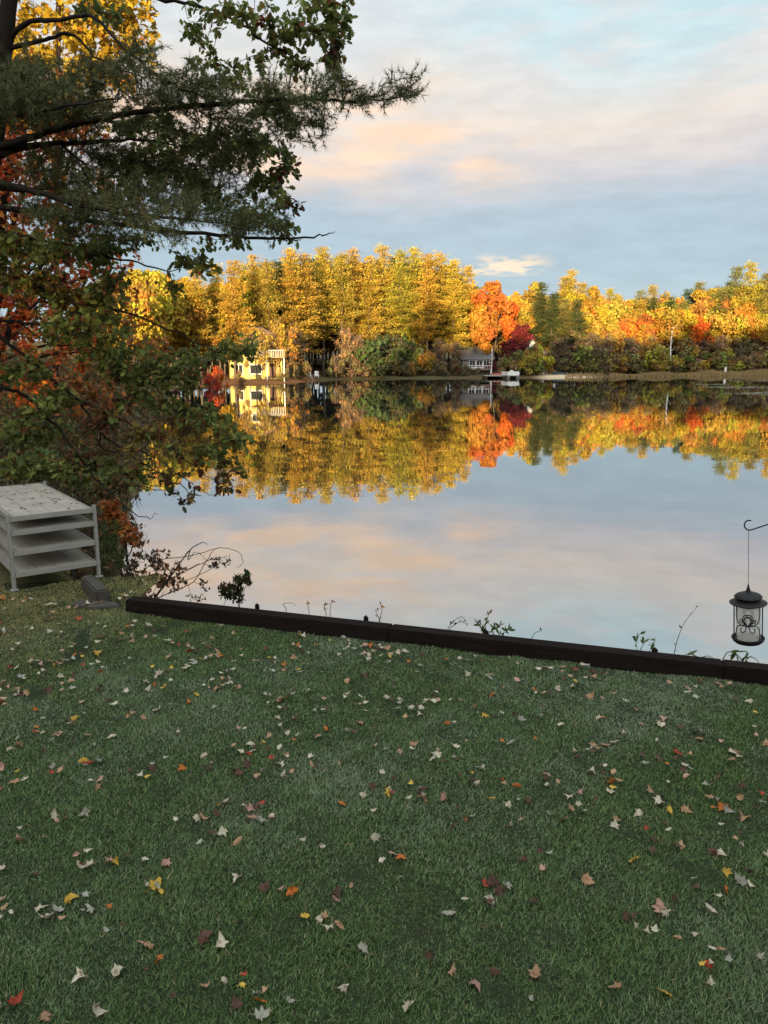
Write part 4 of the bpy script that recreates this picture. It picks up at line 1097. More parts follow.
# a farther wood closing the view behind the rows: one mass
def wood_mass(name, spots, label, col, seed, trunk=True, fs=.9, n=420, kind='stuff'):
    r = np.random.default_rng(seed)
    mb = MB()
    for x, y, h in spots:
        z0 = gz(x, y)
        add_tube(mb, [(x, y, z0 - .5), (x, y, z0 + h * .9)], [.25, .05], 5, (.045, .035, .028), cap=False)
        u = r.random(n) ** .8
        zz = z0 + h * (.12 + .88 * u)
        rad = (1.02 - u) ** .6 * h * .2 * np.sqrt(r.random(n)) + .1
        a = r.random(n) * 6.28
        P = np.column_stack([x + rad * np.cos(a), y + rad * np.sin(a), zz])
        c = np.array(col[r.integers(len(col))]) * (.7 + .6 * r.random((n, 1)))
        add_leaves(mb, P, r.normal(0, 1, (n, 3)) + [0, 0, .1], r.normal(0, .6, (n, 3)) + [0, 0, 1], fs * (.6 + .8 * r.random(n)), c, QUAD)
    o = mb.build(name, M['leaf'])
    return tag(o, label, 'wood', kind=kind)
r = np.random.default_rng(8)
sp_ = []
for px in np.arange(100, 860, 8):
    for off in (52, 66):
        Y = shore_Y(px) + off + r.uniform(-4, 4)
        ty = np.interp(px, sky_x, sky_y) + 16 + r.uniform(0, 10)
        t = at(px + r.uniform(-3, 3), ty, Y); sp_.append((t[0], Y, t[2] - gz(t[0], Y)))
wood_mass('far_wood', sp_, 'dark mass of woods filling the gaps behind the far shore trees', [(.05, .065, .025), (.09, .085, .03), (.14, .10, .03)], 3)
sp_ = []
for row, yb in enumerate((-86, -91, -96, -101)):  # unseen rows added to cast shade over yard and far shore
    for x in np.arange(-150, 130, 4.6):
        x2 = x + r.uniform(-1.5, 1.5) + row * 2.3; y2 = yb + r.uniform(-1.5, 1.5)
        hh = float(crest_height(x2)) + r.uniform(-2.6, 1.2) - gz(x2, y2)
        sp_.append((x2, y2, hh))
wood_mass('wood', sp_, 'unseen wood on the rise behind the photographer, added to shade the lawn', [(.05, .065, .025), (.09, .07, .03)], 4, fs=1.5, n=240)

# tall slim birch with a bare white trunk on the far shore
t = at(672, 333, shore_Y(672) + 2.2); b = np.array([t[0], t[1], gz(t[0], t[1])])
root = thing('birch_tree', tuple(b), 'slim birch with a bare white trunk standing among the brown bushes on the far shore', 'tree')
mb = MB(); h = t[2] - b[2]
add_tube(mb, smooth_path([(0, 0, -.4), (.05, 0, h * .4), (-.08, 0, h * .75), (.12, 0, h * 1.15)], 4), np.linspace(.17, .08, 13), 7)
for q in range(9):
    a = q * 2.3; z = h * (.55 + .065 * q); add_tube(mb, [(0, 0, z), (math.cos(a) * .9, math.sin(a) * .9, z + 1.0)], [.035, .01], 4)
M['birch'] = simple_mat('birch_bark', (.82, .79, .73), .8, .2, var=.2, scale=3, stretch=(1, 1, 5), bump_s=0)
mb.build('trunk', M['birch'], root)
cm = MB(); r2 = np.random.default_rng(5); n = 500
n = 160
add_leaves(cm, r2.normal(0, 1, (n, 3)) * [1.0, 1.0, 1.5] + [0, 0, h * 1.15], r2.normal(0, 1, (n, 3)), r2.normal(0, .6, (n, 3)) + [0, 0, 1], .3 * (.6 + .7 * r2.random(n)), np.array([(.30, .16, .04)]) * (.7 + .6 * r2.random((n, 1))), QUAD)
cm.build('crown', M['leaf'], root)

# ------------------------------------------------------------------ houses on the far shore
M['yellow'] = simple_mat('pale_yellow_siding', (.56, .46, .17), .8, .2, var=.06, scale=2, stretch=(.3, .3, 9), bump_s=.3)
M['greyside'] = simple_mat('grey_shingle', (.24, .22, .21), .85, .2, var=.2, scale=3, stretch=(1, 1, 4), bump_s=.3)
M['white'] = simple_mat('white_paint', (.78, .77, .74), .6, .3, var=.05, scale=3, bump_s=0)
M['roof_brown'] = simple_mat('brown_asphalt_shingle', (.21, .135, .085), .9, .1, var=.2, scale=4, bump_s=.3)
M['roof_grey'] = simple_mat('grey_asphalt_shingle', (.17, .165, .165), .9, .1, var=.2, scale=4, bump_s=.3)
M['pane'] = simple_mat('window_glass', (.03, .035, .04), .08, .8, var=.1, bump_s=0)
M['wood_deck'] = simple_mat('deck_wood', (.30, .21, .12), .8, .1, var=.2, scale=3, bump_s=.2)
M['door'] = simple_mat('dark_door', (.10, .05, .035), .6, .3, var=.1, bump_s=0)

def house(name, label, centre, rz, w, d, hwall, hroof, wall, roof, wins, door=None, gable_front=False, hip=False, eave=.35, chimney=None):
    root = thing(name, centre, label, 'house', rz=rz)
    mb = MB()
    add_box(mb, 0, 0, hwall / 2 - .25, w, d, hwall + .5)
    ax = w if not gable_front else d
    if not hip:
        if gable_front:
            for y in (-d / 2, d / 2): mb.add([(-w / 2, y, hwall), (w / 2, y, hwall), (0, y, hwall + hroof)], [(0, 1, 2)])
        else:
            for x in (-w / 2, w / 2): mb.add([(x, -d / 2, hwall), (x, d / 2, hwall), (x, 0, hwall + hroof)], [(0, 1, 2)])
    mb.build('wall', wall, root)
    mb = MB(); e = eave; t = .16
    def slab(q):
        q = np.array(q, float); mb.add(np.vstack([q, q + [0, 0, t]]), [(3, 2, 1, 0), (4, 5, 6, 7), (0, 1, 5, 4), (1, 2, 6, 5), (2, 3, 7, 6), (3, 0, 4, 7)])
    if hip:
        rl = max(.2, (w - d) / 2); zb = hwall - .02
        v = np.array([(-w / 2 - e, -d / 2 - e, zb), (w / 2 + e, -d / 2 - e, zb), (w / 2 + e, d / 2 + e, zb), (-w / 2 - e, d / 2 + e, zb), (-rl, 0, hwall + hroof), (rl, 0, hwall + hroof)])
        v2 = v[:4] - [0, 0, t]
        mb.add(np.vstack([v, v2]), [(0, 1, 5, 4), (2, 3, 4, 5), (1, 2, 5), (3, 0, 4), (6, 7, 1, 0), (7, 8, 2, 1), (8, 9, 3, 2), (9, 6, 0, 3), (9, 8, 7, 6)])
    elif gable_front:
        k_ = hroof / (w / 2)
        for sg in (-1, 1):
            slab([(0, -d / 2 - e, hwall + hroof + .01), (0, d / 2 + e, hwall + hroof + .01), (sg * (w / 2 + e), d / 2 + e, hwall - e * k_ + .01), (sg * (w / 2 + e), -d / 2 - e, hwall - e * k_ + .01)])
    else:
        k_ = hroof / (d / 2)
        for sg in (-1, 1):
            slab([(-w / 2 - e, 0, hwall + hroof + .01), (w / 2 + e, 0, hwall + hroof + .01), (w / 2 + e, sg * (d / 2 + e), hwall - e * k_ + .01), (-w / 2 - e, sg * (d / 2 + e), hwall - e * k_ + .01)])
    ro = mb.build('roof', roof, root)
    if chimney:
        mb = MB(); add_box(mb, chimney[0], chimney[1], hwall + hroof * .5 + .9, .7, .6, 2.0, bev=.02); mb.build('chimney', M['concrete'], ro)
    for (x, z, ww, wh, mull) in wins:
        mb = MB(); y = -d / 2 - .04
        for sg in (-1, 1): add_box(mb, x + sg * (ww / 2 + .05), y, z, .10, .1, wh + .2)
        for sg in (-1, 1): add_box(mb, x, y, z + sg * (wh / 2 + .05), ww - .004, .1, .10)
        for q in range(1, mull): add_box(mb, x - ww / 2 + ww * q / mull, y, z, .06, .09, wh - .004)
        f = mb.build('window', M['white'], root)
        mb = MB(); add_box(mb, x, y + .015, z, ww - .004, .06, wh - .004); mb.build('pane', M['pane'], f)
        mb = MB(); add_box(mb, x, y - .05, z - wh / 2 - .13, ww + .3, .2, .05); mb.build('sill', M['white'], f)
    if door:
        x, z, ww, wh = door
        mb = MB(); add_box(mb, x, -d / 2 - .03, z + wh / 2, ww, .08, wh, bev=.01); dd = mb.build('door', M['door'], root)
        mb = MB(); add_box(mb, x + ww * .38, -d / 2 - .10, z + wh * .48, .05, .08, .14, bev=.01); mb.build('handle', M['black_metal'], dd)
    return root

Yh = 115.5; c = at(256, 372, Yh); zg = gz(c[0], Yh)
ftop = at(256, 338, Yh - 3)[2] - zg
hy = house('yellow_cottage', 'two storey pale yellow cottage with brown hipped roof, sunlit on the far shore', (c[0], Yh, zg), .15, 7.6, 6.0, ftop, 1.7, M['yellow'], M['roof_brown'],
           [(-2.4, 1.3, 1.1, 1.2, 2), (.0, 1.3, 1.6, 1.2, 2), (-2.4, ftop - 1.2, 1.1, 1.1, 2), (.1, ftop - 1.2, 1.5, 1.1, 3), (2.6, ftop - 1.2, 1.0, 1.1, 2)], (2.4, .05, .95, 2.0), hip=True, chimney=(-1.2, .8))
mb = MB(); zd = ftop * .52
add_box(mb, 1.6, -4.3, zd, 5.0, 2.3, .14)
mb.build('balcony', M['wood_deck'], hy)
for x in (-.8, 1.6, 4.0):
    mb = MB(); add_box(mb, x, -5.3, (zd - .07) / 2 - .2, .14, .14, zd - .07 + .4); mb.build('balcony_post', M['white'], hy)
mb = MB()
add_box(mb, 1.6, -5.4, zd + 1.0, 5.0, .08, .07)
for q in range(21): add_box(mb, -.85 + q * .245, -5.4, zd + .52, .045, .045, .88)
mb.build('railing', M['white'], hy)

Yh = shore_Y(474) + 9; c = at(476, 371, Yh); zg = gz(c[0], Yh); hw = at(476, 358.5, Yh - 2.5)[2] - zg
hg = house('grey_cottage', 'small grey shingled cottage with white trimmed windows behind the dock on the far shore', (c[0], Yh, zg), -.05, 5.4, 5.0, hw, 1.9, M['greyside'], M['roof_grey'],
           [(-.9, hw - 1.0, 1.0, 1.2, 2), (.4, hw - 1.0, 1.0, 1.2, 2), (1.7, hw - 1.0, 1.0, 1.2, 2), (-1.9, .95, .8, .9, 1)], (.4, 0, .9, 1.6), chimney=(1.6, .5))
mb = MB(); add_box(mb, .2, -3.3, .7, 4.6, 1.4, .12); mb.build('porch', M['wood_deck'], hg)
mb = MB()
add_box(mb, .2, -3.95, 1.45, 4.6, .07, .07)
for q in range(15): add_box(mb, -2.05 + q * .32, -3.95, 1.09, .05, .05, .64)
for x in (-2.0, .2, 2.4): add_box(mb, x, -3.95, .2, .12, .12, .88)
mb.build('porch_railing', M['white'], hg)
Yh = shore_Y(461) + 10; c = at(461, 371, Yh); zg = gz(c[0], Yh); hw = at(461, 361, Yh - 2)[2] - zg
house('garden_shed', 'low grey shed standing left of the grey cottage under bare trees', (c[0], Yh, zg), -.05, 2.8, 3.4, hw, 1.0, M['greyside'], M['roof_grey'], [(0, hw - .8, .9, .8, 2)], (-.8, 0, .7, 1.5))

Yh = shore_Y(536) + 9; c = at(527, 371.5, Yh); zg = gz(c[0], Yh); hw = at(537, 353, Yh - 3)[2] - zg
house('white_house', 'white house with a steep gable half hidden by olive bushes beside the beach', (c[0], Yh, zg), .1, 4.8, 6.0, hw, 2.3, M['white'], M['roof_grey'],
      [(-1.1, hw - .9, .8, 1.1, 2), (.9, hw - .9, .8, 1.1, 2), (0, hw + .7, .7, .8, 1)], (1.5, 0, .85, 1.9), gable_front=True)

# white garden chairs on the far bank
def garden_chair(px, label, rz):
    Y = shore_Y(px) + 1.6; b = at(px, 374, Y); z = gz(b[0], Y)
    root = thing('garden_chair', (b[0], Y, z - .02), label, 'chair', 'white garden chairs on the far shore', rz)
    Rb = Matrix.Rotation(math.radians(-22), 3, 'X'); Rs = Matrix.Rotation(math.radians(-10), 3, 'X')
    mb = MB()
    for q in range(5): add_box(mb, (q - 2) * .125, .30, .72, .115, .025, .95 - .03 * abs(q - 2), rot=np.array(Rb))
    mb.build('backrest', M['white'], root)
    mb = MB()
    for q in range(5): add_box(mb, 0, -.30 + q * .115, .37 - q * .02, .6, .105, .025, rot=np.array(Rs))
    mb.build('seat', M['white'], root)
    for sg in (-1, 1):
        mb = MB(); add_box(mb, sg * .36, -.02, .60, .14, .78, .028); mb.build('armrest', M['white'], root)
        mb = MB(); add_box(mb, sg * .33, -.34, .29, .04, .10, .58); mb.build('leg', M['white'], root)
        mb = MB(); add_box(mb, sg * .33, .30, .29, .04, .10, .58); mb.build('leg', M['white'], root)
garden_chair(309.6, 'white slatted garden chair on the far bank, left one of the pair', .3)
garden_chair(316.6, 'white slatted garden chair on the far bank, right one of the pair', .1)

# flagpole, dock, boats by the grey cottage
Y = shore_Y(491) + 3; b = at(491.5, 372, Y); z = gz(b[0], Y); h = at(491.5, 350, Y)[2] - z
root = thing('flagpole', (b[0], Y, z), 'thin bare pale flagpole standing at the water right of the grey cottage', 'flagpole')
mb = MB(); add_tube(mb, [(0, 0, -.3), (0, 0, h)], [.08, .05], 8); mb.build('pole', M['birch'], root)
mb = MB(); add_lathe(mb, [(.001, 0), (.09, .04), (.12, .12), (.09, .2), (.001, .24)], 10, (0, 0, h - .02)); mb.build('finial', M['white'], root)
Y = shore_Y(498) - 3.0; b = at(498, 376, Y)
root = thing('boat_dock', (b[0] - .6, Y, 0), 'low grey dock on posts reaching out from the shore below the flagpole', 'dock')
mb = MB(); add_box(mb, 0, 1.5, .42, 3.4, 5.5, .14, bev=.02); mb.build('decking', M['deck'], root)
for x in (-1.5, 1.5):
    for y in (-1.0, 1.4, 3.6):
        mb = MB(); add_tube(mb, [(x, y, -1.2), (x, y, .34)], .08, 8); mb.build('post', M['wood_deck'], root)
Y2 = Y + .2; b2 = at(507, 375, Y2)
root = thing('pontoon_boat', (b2[0] + .6, Y2, 0), 'small white pontoon boat moored at the right side of the grey dock', 'boat', rz=.1)
for x in (-.8, .8):
    mb = MB(); add_tube(mb, [(x, -2.3, .22), (x, -1.9, .14), (x, 2.2, .14)], [.04, .26, .26], 12); mb.build('pontoon', M['alu'], root)
mb = MB(); add_box(mb, 0, .1, .47, 2.2, 4.2, .10, bev=.02); mb.build('deck', M['deck'], root)
mb = MB()
for sg in (-1, 1): add_box(mb, sg * 1.06, .1, .86, .05, 4.0, .62, bev=.01)
add_box(mb, 0, -1.9, .86, 2.0, .05, .62, bev=.01); mb.build('side_panel', M['white'], root)
mb = MB(); add_box(mb, .35, .7, .95, .6, .5, .8, bev=.06); mb.build('console', M['white'], root)
mb = MB(); add_box(mb, -.5, 1.4, .78, .9, .6, .5, bev=.08); mb.build('bench_seat', M['door'], root)

def hull_boat(px, py, Y, L, wd, label, mat, rz, group=None, name='rowboat'):
    b = at(px, py, Y); z = gz(b[0], Y)
    root = thing(name, (b[0], Y, max(z, 0) + .02), label, 'boat', group, rz)
    mb = MB(); n, k_ = 15, 9
    s = np.linspace(-1, 1, n); a = np.linspace(0, PI, k_)
    wv = wd / 2 * (1 - np.abs(s) ** 2.4); hv = .42 * (1 - .25 * np.abs(s) ** 2)
    v = np.stack([np.repeat(s[:, None] * L / 2, k_, 1), wv[:, None] * np.cos(a), hv[:, None] * np.sin(a) ** .7], -1).reshape(-1, 3)
    i = np.arange(n - 1)[:, None] * k_; q = np.arange(k_ - 1)[None]
    mb.add(v, np.stack([i + q, i + q + 1, i + k_ + q + 1, i + k_ + q], -1).reshape(-1, 4))
    mb.build('hull', mat, root, smooth=True)
    mb = MB(); add_tube(mb, [(-L / 2, 0, hv[0]), (0, 0, .45), (L / 2, 0, hv[0])], .03, 6); mb.build('keel', M['black_metal'], root)
M['redhull'] = simple_mat('faded_red_hull', (.28, .07, .05), .5, .3, var=.1, bump_s=0)
M['darkhull'] = simple_mat('dark_green_hull', (.03, .045, .04), .5, .3, var=.1, bump_s=0)
hull_boat(501, 370, shore_Y(501) + 2.2, 3.6, 1.2, 'faded red upturned boat on the bank behind the grey dock', M['redhull'], .1)
hull_boat(560, 372, shore_Y(560) + 4.5, 3.4, 1.3, 'dark upturned rowboat at the left end of the sandy beach', M['darkhull'], .05, 'dark rowboats on the beach')
hull_boat(577, 371, shore_Y(577) + 5.0, 3.4, 1.2, 'dark upturned rowboat in the middle of the sandy beach', M['darkhull'], -.08, 'dark rowboats on the beach')
Y = shore_Y(725) + .6; b = at(725, 373, Y); z = gz(b[0], Y)
root = thing('marker_post', (b[0], Y, z), 'short white marker post standing in the reeds right of the birch', 'post')
mb = MB(); add_box(mb, 0, 0, .6, .45, .3, 1.5, bev=.03); mb.build('post', M['white'], root)
mb = MB(); add_box(mb, 0, 0, 1.37, .55, .4, .06, bev=.01); mb.build('cap', M['white'], root)

# reeds and floating leaves: uncountable
r = np.random.default_rng(17); n = 16000
px = r.uniform(560, 840, n); Y = np.array([shore_Y(p) for p in px]) + r.normal(.6, 1.0, n)
x = (px - 384) / F_PX * Y * 1.015
ok = (px > 606) | (r.random(n) < .12); x, Y = x[ok], Y[ok]; n = len(x)
z = np.maximum(ground_z(np.column_stack([x, Y])), -.05)
b = np.column_stack([x, Y, z]); hh = .45 + .75 * r.random(n) * (.6 + .4 * np.sin(x * .5))
s_ = np.column_stack([np.full(n, .05), np.zeros(n), np.zeros(n)])
v = np.stack([b - s_, b + s_, b + np.column_stack([r.normal(0, .16, (n, 2)), hh])], 1).reshape(-1, 3)
mb = MB(); mb.add(v, np.arange(n * 3).reshape(n, 3), np.repeat(pick(r, [(3, (.40, .28, .13)), (2, (.32, .22, .11)), (1, (.17, .15, .06))], n), 3, 0))
tag(mb.build('reeds', M['leaf']), 'tan reeds along the waterline of the far right shore', 'reeds', kind='stuff')
P = []
for (pa, pb, y0, y1, k_) in [(712, 770, 387.5, 387.5, 260), (745, 800, 394, 392.5, 240), (700, 722, 384.5, 384.5, 60), (730, 790, 381, 381, 100)]:
    for q in r.random(k_):
        c = on_z(pa + (pb - pa) * q, y0 + (y1 - y0) * q, 0); P.append(c + [r.normal(0, .5), r.normal(0, 1.1), .012])
P = np.array(P); n = len(P)
th = np.arange(8) * PI / 4; tm = np.column_stack([np.cos(th) * .5, np.sin(th) * .5 + .5, .02 * np.cos(th * 2)])
mb = MB(); a = r.random(n) * 6.28
add_leaves(mb, P, np.column_stack([np.cos(a), np.sin(a), np.zeros(n)]), np.tile([0, 0, 1.0], (n, 1)) + r.normal(0, .03, (n, 3)), .35 + .3 * r.random(n), pick(r, [(2, (.16, .15, .10)), (1, (.22, .19, .12))], n), tm)  # pale palette stands in for sky sheen on the pads
tag(mb.build('floating_weed', M['leaf']), 'pale streaks of floating weed on the water at the right', 'water weed', kind='stuff')

# ------------------------------------------------------------------ fallen leaves on the lawn
def leaf_mesh(seed, tmpl, curl, fold):
    r = np.random.default_rng(seed)
    T = tmpl.copy(); T[:, 1] -= .5
    if len(T) < 12: T[:, :2] += r.normal(0, .02, (len(T), 2))
    else: T[:, :2] += r.normal(0, .045, (len(T), 2))
    n = len(T)
    # outline with a point between each pair, an inner ring and a centre, so the blade can crumple
    nxt = np.roll(T, -1, 0)
    out = np.empty((2 * n, 3)); out[0::2] = T; out[1::2] = (T + nxt) / 2 + r.normal(0, .018, (n, 3))
    cxy = np.array([T[:, 0].mean() * .3, T[:, 1].mean(), 0])
    inn = cxy + (out - cxy) * (.52 + .06 * r.normal(size=(2 * n, 1)))
    V = np.vstack([out, inn, cxy[None]])
    V[:, 2] = curl * (V[:, 1] ** 2) * 1.6 + fold * np.abs(V[:, 0]) * 1.0 + .05 * np.sin(V[:, 0] * 9 + seed) * np.cos(V[:, 1] * 8 + seed * 2) + r.normal(0, .014, len(V))
    V[:2 * n, 2] += r.normal(0, .03, 2 * n)
    V[:, 2] -= V[:, 2].mean()
    m_ = 2 * n
    mb = MB()
    edge = (.62 + .45 * r.random((m_, 1))) * np.array([1, .95, .9]); mid = (.85 + .25 * r.random((m_, 1))) * np.ones((1, 3))
    col = np.vstack([edge, mid, [[.8, .72, .65]]])
    k = np.arange(m_); k2 = (k + 1) % m_
    mb.add(V, np.stack([k, k2, m_ + k2, m_ + k], 1), col)
    mb.f.append(np.stack([m_ + k, m_ + k2, np.full(m_, 2 * m_)], 1))
    w = .012
    st = np.array([(-w, -.5, 0), (w, -.5, 0), (w * 1.5 + .1, -.86, .05), (-w * .5 + .1, -.86, .05)]); st[:, 2] += V[0, 2]
    mb.add(st, [(0, 1, 2, 3)], (.6, .45, .4))
    return mb.mesh('fallen_leaf', M['fallen'], smooth=True)
SHAPES = {'flat': [leaf_mesh(1, MAPLE, .16, .2), leaf_mesh(2, MAPLE * [.85, 1, 1], .22, -.15), leaf_mesh(3, OAK * [1.2, 1, 1], .2, .15), leaf_mesh(11, MAPLE, .25, .3)],
          'curled': [leaf_mesh(4, MAPLE, .75, .6), leaf_mesh(5, MAPLE * [.8, 1, 1], 1.0, .15), leaf_mesh(6, OAK * [1.25, 1, 1], .5, .35), leaf_mesh(9, MAPLE, -.6, .7)],
          'folded': [leaf_mesh(7, MAPLE * [.6, 1, 1], .25, 1.4), leaf_mesh(8, OVAL * [1.2, 1, 1], .4, 1.1), leaf_mesh(10, OAK * [.8, .9, 1], -.35, 1.2), leaf_mesh(12, MAPLE * [.55, 1, 1], -.5, 1.0)]}
LC = {'cream': (34, (.38, .35, .265)), 'pale grey': (10, (.25, .255, .21)), 'tan': (18, (.30, .19, .11)), 'pinkish': (9, (.34, .21, .16)), 'orange': (7, (.38, .12, .025)), 'yellow': (5, (.42, .28, .045)), 'red': (4, (.28, .045, .025)), 'dark brown': (22, (.075, .042, .03))}
keys = list(LC); wts = np.array([LC[q][0] for q in keys], float); wts /= wts.sum()
r = np.random.default_rng(23)
cand = []
while len(cand) < 1350:
    y = r.uniform(1.9, 7.0); x = r.uniform(-5, 5)
    if abs(x) > 1.0 + .62 * y or y > float(lawn_y(x)) - .12: continue
    dens = .42 + .38 * sstep(x, -1.5, 2.0) + .3 * sstep(y, 4.0, 5.2) * sstep(x, -.5, 1)
    if fbm(np.array(x * 1.1 + 3), np.array(y * 1.1)) * .5 + .5 * r.random() > dens + .25: continue
    cand.append((x, y, keys[r.choice(len(keys), p=wts)], r.choice(['flat', 'curled', 'folded'], p=[.2, .42, .38]), (.030 + .042 * r.random() ** 1.5)))
    if r.random() < .28:      # leaves drift together
        for _ in range(r.integers(1, 4)):
            x2, y2 = x + r.normal(0, .06), y + r.normal(0, .06)
            if y2 < float(lawn_y(x2)) - .08: cand.append((x2, y2, keys[r.choice(len(keys), p=wts)], r.choice(['flat', 'curled', 'folded'], p=[.2, .42, .38]), .030 + .042 * r.random() ** 1.5))
for px, py, c, s_, sz in [(400, 853, 'orange', 'flat', .085), (70, 892, 'yellow', 'curled', .085), (145, 942, 'tan', 'flat', .115), (158, 960, 'orange', 'curled', .06), (17, 1002, 'red', 'curled', .08), (476, 980, 'pinkish', 'curled', .085), (535, 968, 'tan', 'curled', .085), (345, 982, 'cream', 'folded', .08), (665, 988, 'yellow', 'flat', .09),
                          (727, 886, 'orange', 'flat', .08), (120, 968, 'cream', 'curled', .08), (98, 1012, 'cream', 'curled', .085), (283, 700, 'red', 'flat', .10), (83, 758, 'yellow', 'flat', .09), (290, 892, 'orange', 'curled', .09), (305, 912, 'yellow', 'flat', .07), (592, 768, 'cream', 'curled', .08), (45, 912, 'cream', 'curled', .09), (220, 940, 'cream', 'curled', .09), (722, 800, 'orange', 'flat', .11), (606, 742, 'tan', 'flat', .1),
                          (492, 692, 'orange', 'flat', .1), (181, 765, 'orange', 'flat', .09), (490, 882, 'dark brown', 'curled', .11), (500, 890, 'dark brown', 'flat', .11), (362, 945, 'pale grey', 'folded', .1), (205, 935, 'dark brown', 'curled', .1), (45, 1018, 'tan', 'curled', .07)]:
    p = on_z(px, py, LAWN_Z + .03); cand.append((p[0], p[1], c, s_, sz * .74))
def apparent(q):
    dd = np.array([q[0], q[1], LAWN_Z]) - CAM
    px, py = to_px((q[0], q[1], LAWN_Z + .03)); vis = -12 < px < 780 and py < 1036
    return (q[4] / np.linalg.norm(dd)) ** 2 * (1.0 if vis else 0.0)
cand.sort(key=apparent, reverse=True)
items = []
def zone(px, py):
    a = 'near the bottom edge' if py > 930 else 'low on the lawn' if py > 840 else 'mid lawn' if py > 750 else 'in the upper lawn'
    b = 'at far left' if px < 110 else 'left of centre' if px < 290 else 'in the centre' if px < 480 else 'right of centre' if px < 650 else 'at far right'
    return a + ' ' + b
for i, (x, y, c, s_, sz) in enumerate(cand[:300]):
    me = SHAPES[s_][r.integers(len(SHAPES[s_]))]
    o = bpy.data.objects.new('fallen_leaf', me); COL.objects.link(o)
    lie = .019 if s_ == 'flat' else .023
    o.location = (x, y, float(lawn_h(np.array(x), np.array(y))) + lie)
    o.rotation_euler = (r.normal(0, .36) + (PI if r.random() < .45 else 0), r.normal(0, .36), r.random() * 6.28)
    o.scale = (sz * .86, sz * .86, sz * .86)
    o.color = (*(np.array(LC[c][1]) * (.75 + .45 * r.random())), 1)
    tag(o, None, 'leaf', 'fallen leaves on the lawn')
    px, py = to_px(o.location)
    items.append((o, f'{s_} {c} leaf {zone(px, py)}', px))
give_labels(items)
mb = MB()
for x, y, c, s_, sz in cand[300:]:
    me_t = [MAPLE, OAK, MAPLE][r.integers(3)].copy(); me_t[:, 1] -= .5
    me_t[:, 2] += (r.random() * .9) * me_t[:, 1] ** 2 + r.normal(0, .35) * np.abs(me_t[:, 0])
    a = r.random() * 6.28
    add_leaves(mb, [(x, y, float(lawn_h(np.array(x), np.array(y))) + .034)], [(math.cos(a), math.sin(a), r.normal(0, .3))], [np.append(r.normal(0, .3, 2), 1)], [sz * 1.0], [np.array(LC[c][1]) * (.75 + .45 * r.random())], me_t)
o = mb.build('fallen_leaves', M['fallen'])
tag(o, 'many small fallen leaves scattered on the farther half of the lawn', 'leaves', kind='stuff')

# ------------------------------------------------------------------ light and sky
EL, AZ = math.radians(5.0), math.radians(12)
TO_SUN = Vector((-math.sin(AZ) * math.cos(EL), -math.cos(AZ) * math.cos(EL), math.sin(EL)))
sd = bpy.data.lights.new('sun', 'SUN'); sd.energy = 5.0; sd.angle = math.radians(.5); sd.color = (1.0, .73, .36)
so = bpy.data.objects.new('sun', sd); COL.objects.link(so); so.rotation_euler = TO_SUN.to_track_quat('Z', 'Y').to_euler(); so.location = (0, -30, 60)

w = bpy.data.worlds.new('World'); sc.world = w; w.use_nodes = True
w.node_tree.nodes.clear(); g = NT(w.node_tree)
sky = g.n('ShaderNodeTexSky', sky_type='NISHITA'); sky.sun_disc = False
sky.sun_elevation = EL; sky.sun_rotation = math.atan2(TO_SUN.x, TO_SUN.y)
SKY_K = .1
d = g.n('ShaderNodeTexCoord').outputs['Generated']
xyz = g.n('ShaderNodeSeparateXYZ'); g.l(d, xyz.inputs[0])
el = g.math('MULTIPLY', g.math('ARCSINE', xyz.outputs[2]), 180 / PI)
az = g.math('MULTIPLY', g.math('ARCTAN2', xyz.outputs[0], xyz.outputs[1]), 180 / PI)
cv = g.n('ShaderNodeCombineXYZ'); g.l(g.math('MULTIPLY', az, 1 / 30), cv.inputs[0]); g.l(g.math('MULTIPLY', el, 1 / 8), cv.inputs[1])
# cloud streaks: long in azimuth, slightly tilted
tl = g.n('ShaderNodeVectorRotate', rotation_type='Z_AXIS'); tl.inputs['Angle'].default_value = .22; g.l(cv.outputs[0], tl.inputs['Vector'])
na = g.noise(tl.outputs[0], 1.6, 6, .55, .6)
nb_ = g.noise(g.mapping(tl.outputs[0], (1, 1, 1), (3.1, 1.7, 0)), 3.6, 5, .55, .4)
warp = g.math('MULTIPLY', g.math('SUBTRACT', na, .5), 7.0)
el2 = g.math('ADD', el, warp)
ramp = g.n('ShaderNodeValToRGB'); g.l(g.math('MULTIPLY', el2, 1 / 40, clamp=True), ramp.inputs[0])
def lin(*c): return tuple(((q / 255 + .055) / 1.055) ** 2.4 if q > 10 else q / 255 / 12.92 for q in c)
stops = [(0, (168, 190, 206)), (6.5, (160, 181, 197)), (10, (168, 182, 196)), (12.5, (199, 194, 197)), (15, (221, 208, 198)), (18, (215, 212, 209)), (23, (206, 214, 217)), (32, (205, 213, 219)), (40, (196, 208, 220))]
er = ramp.color_ramp.elements
while len(er) < len(stops): er.new(.5)
EXPO = 1.4
KK = 1 / (2 ** EXPO) / SKY_K
for e, (p_, c) in zip(er, stops): e.position = p_ / 40; e.color = (*lin(*c), 1)
colr = ramp.outputs[0]
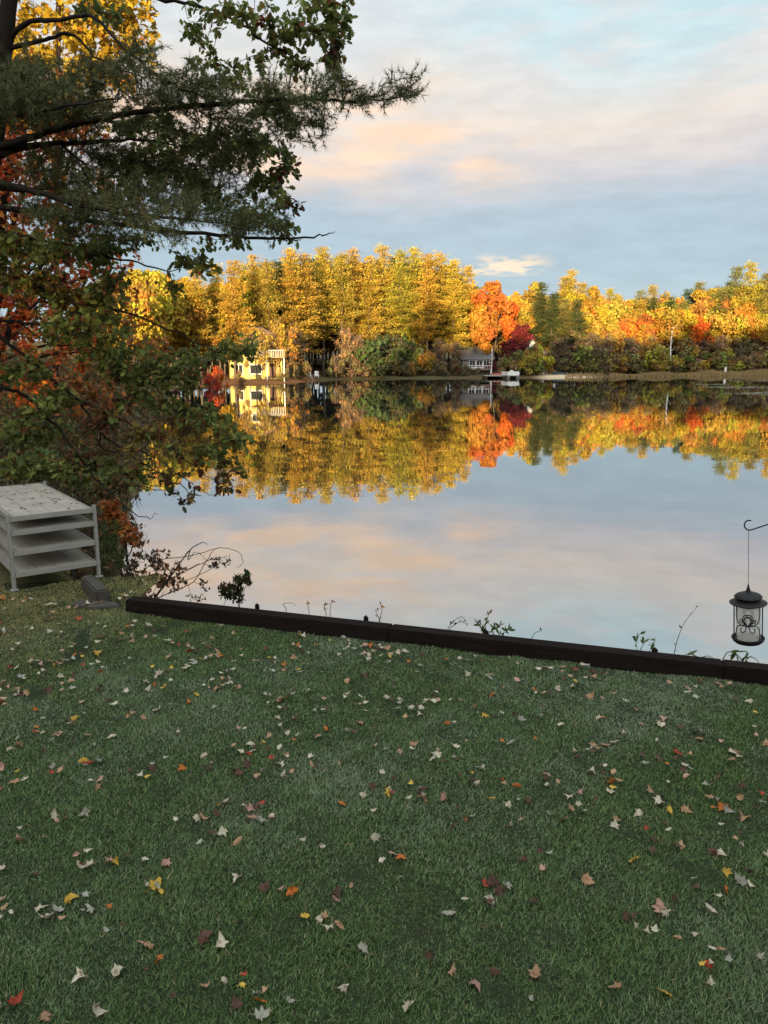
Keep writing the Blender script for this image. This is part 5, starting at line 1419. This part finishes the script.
# warm sunlit streaks low on the left, open blue higher on the right
band = g.math('MULTIPLY', g.smooth(el, 10.0, 13.5), g.math('SUBTRACT', 1.0, g.smooth(el, 15.5, 21.5)))
wm = g.math('MULTIPLY', band, g.math('SUBTRACT', 1.0, g.smooth(az, 4, 16)))
wm = g.math('MULTIPLY', wm, g.smooth(nb_, .34, .70))
colr = g.mix(g.math('MULTIPLY', wm, .95), colr, lin(247, 211, 178))
hz = g.math('MULTIPLY', g.smooth(el, 5.6, 6.0), g.math('SUBTRACT', 1.0, g.smooth(el, 6.6, 7.4)))
hz = g.math('MULTIPLY', hz, g.math('MULTIPLY', g.smooth(az, 4.5, 6.5), g.math('SUBTRACT', 1.0, g.smooth(az, 10, 12.5))))
nc_ = g.noise(cv.outputs[0], 9, 4, .6)
colr = g.mix(g.math('MULTIPLY', hz, g.smooth(nc_, .42, .58)), colr, lin(236, 214, 190))
blue = g.math('MULTIPLY', g.smooth(el, 14.5, 20), g.smooth(az, -2, 12))
blue = g.math('MULTIPLY', blue, g.smooth(nb_, .36, .58))
blue = g.math('MULTIPLY', blue, g.math('SUBTRACT', 1.0, g.smooth(el, 28, 45)))
colr = g.mix(g.math('MULTIPLY', blue, .62), colr, lin(180, 215, 223))
fine = g.noise(tl.outputs[0], 7, 5, .6)
colr = g.mix(1.0, colr, g.mix(g.smooth(fine, .3, .7), (.93, .93, .94), (1.05, 1.05, 1.05)), 'MULTIPLY')
sc_n = g.n('ShaderNodeVectorMath', operation='SCALE'); g.l(colr, sc_n.inputs[0]); sc_n.inputs['Scale'].default_value = KK
# cloud cover over the clear sky
# sky out of view brightened overhead and towards the sunset to light the lawn
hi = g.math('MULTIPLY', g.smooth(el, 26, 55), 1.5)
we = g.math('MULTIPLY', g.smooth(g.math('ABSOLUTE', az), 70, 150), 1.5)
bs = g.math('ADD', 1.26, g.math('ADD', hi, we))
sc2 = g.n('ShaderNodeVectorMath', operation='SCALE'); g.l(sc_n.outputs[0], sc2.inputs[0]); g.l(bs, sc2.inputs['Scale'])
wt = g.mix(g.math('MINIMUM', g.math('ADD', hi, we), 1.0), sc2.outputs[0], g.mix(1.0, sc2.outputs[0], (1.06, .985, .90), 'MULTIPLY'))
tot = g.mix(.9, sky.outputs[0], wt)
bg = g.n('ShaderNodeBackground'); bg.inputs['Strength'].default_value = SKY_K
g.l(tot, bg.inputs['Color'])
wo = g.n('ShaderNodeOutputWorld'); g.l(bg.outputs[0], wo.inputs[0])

sc.view_settings.view_transform = 'Standard'; sc.view_settings.look = 'None'
sc.view_settings.exposure = EXPO; sc.view_settings.gamma = 1; sc.view_settings.use_curve_mapping = False
sc.render.engine = 'CYCLES'
sc.cycles.max_bounces = 6; sc.cycles.diffuse_bounces = 2; sc.cycles.glossy_bounces = 3; sc.cycles.transmission_bounces = 3; sc.cycles.transparent_max_bounces = 6
sc.cycles.caustics_reflective = False; sc.cycles.caustics_refractive = False
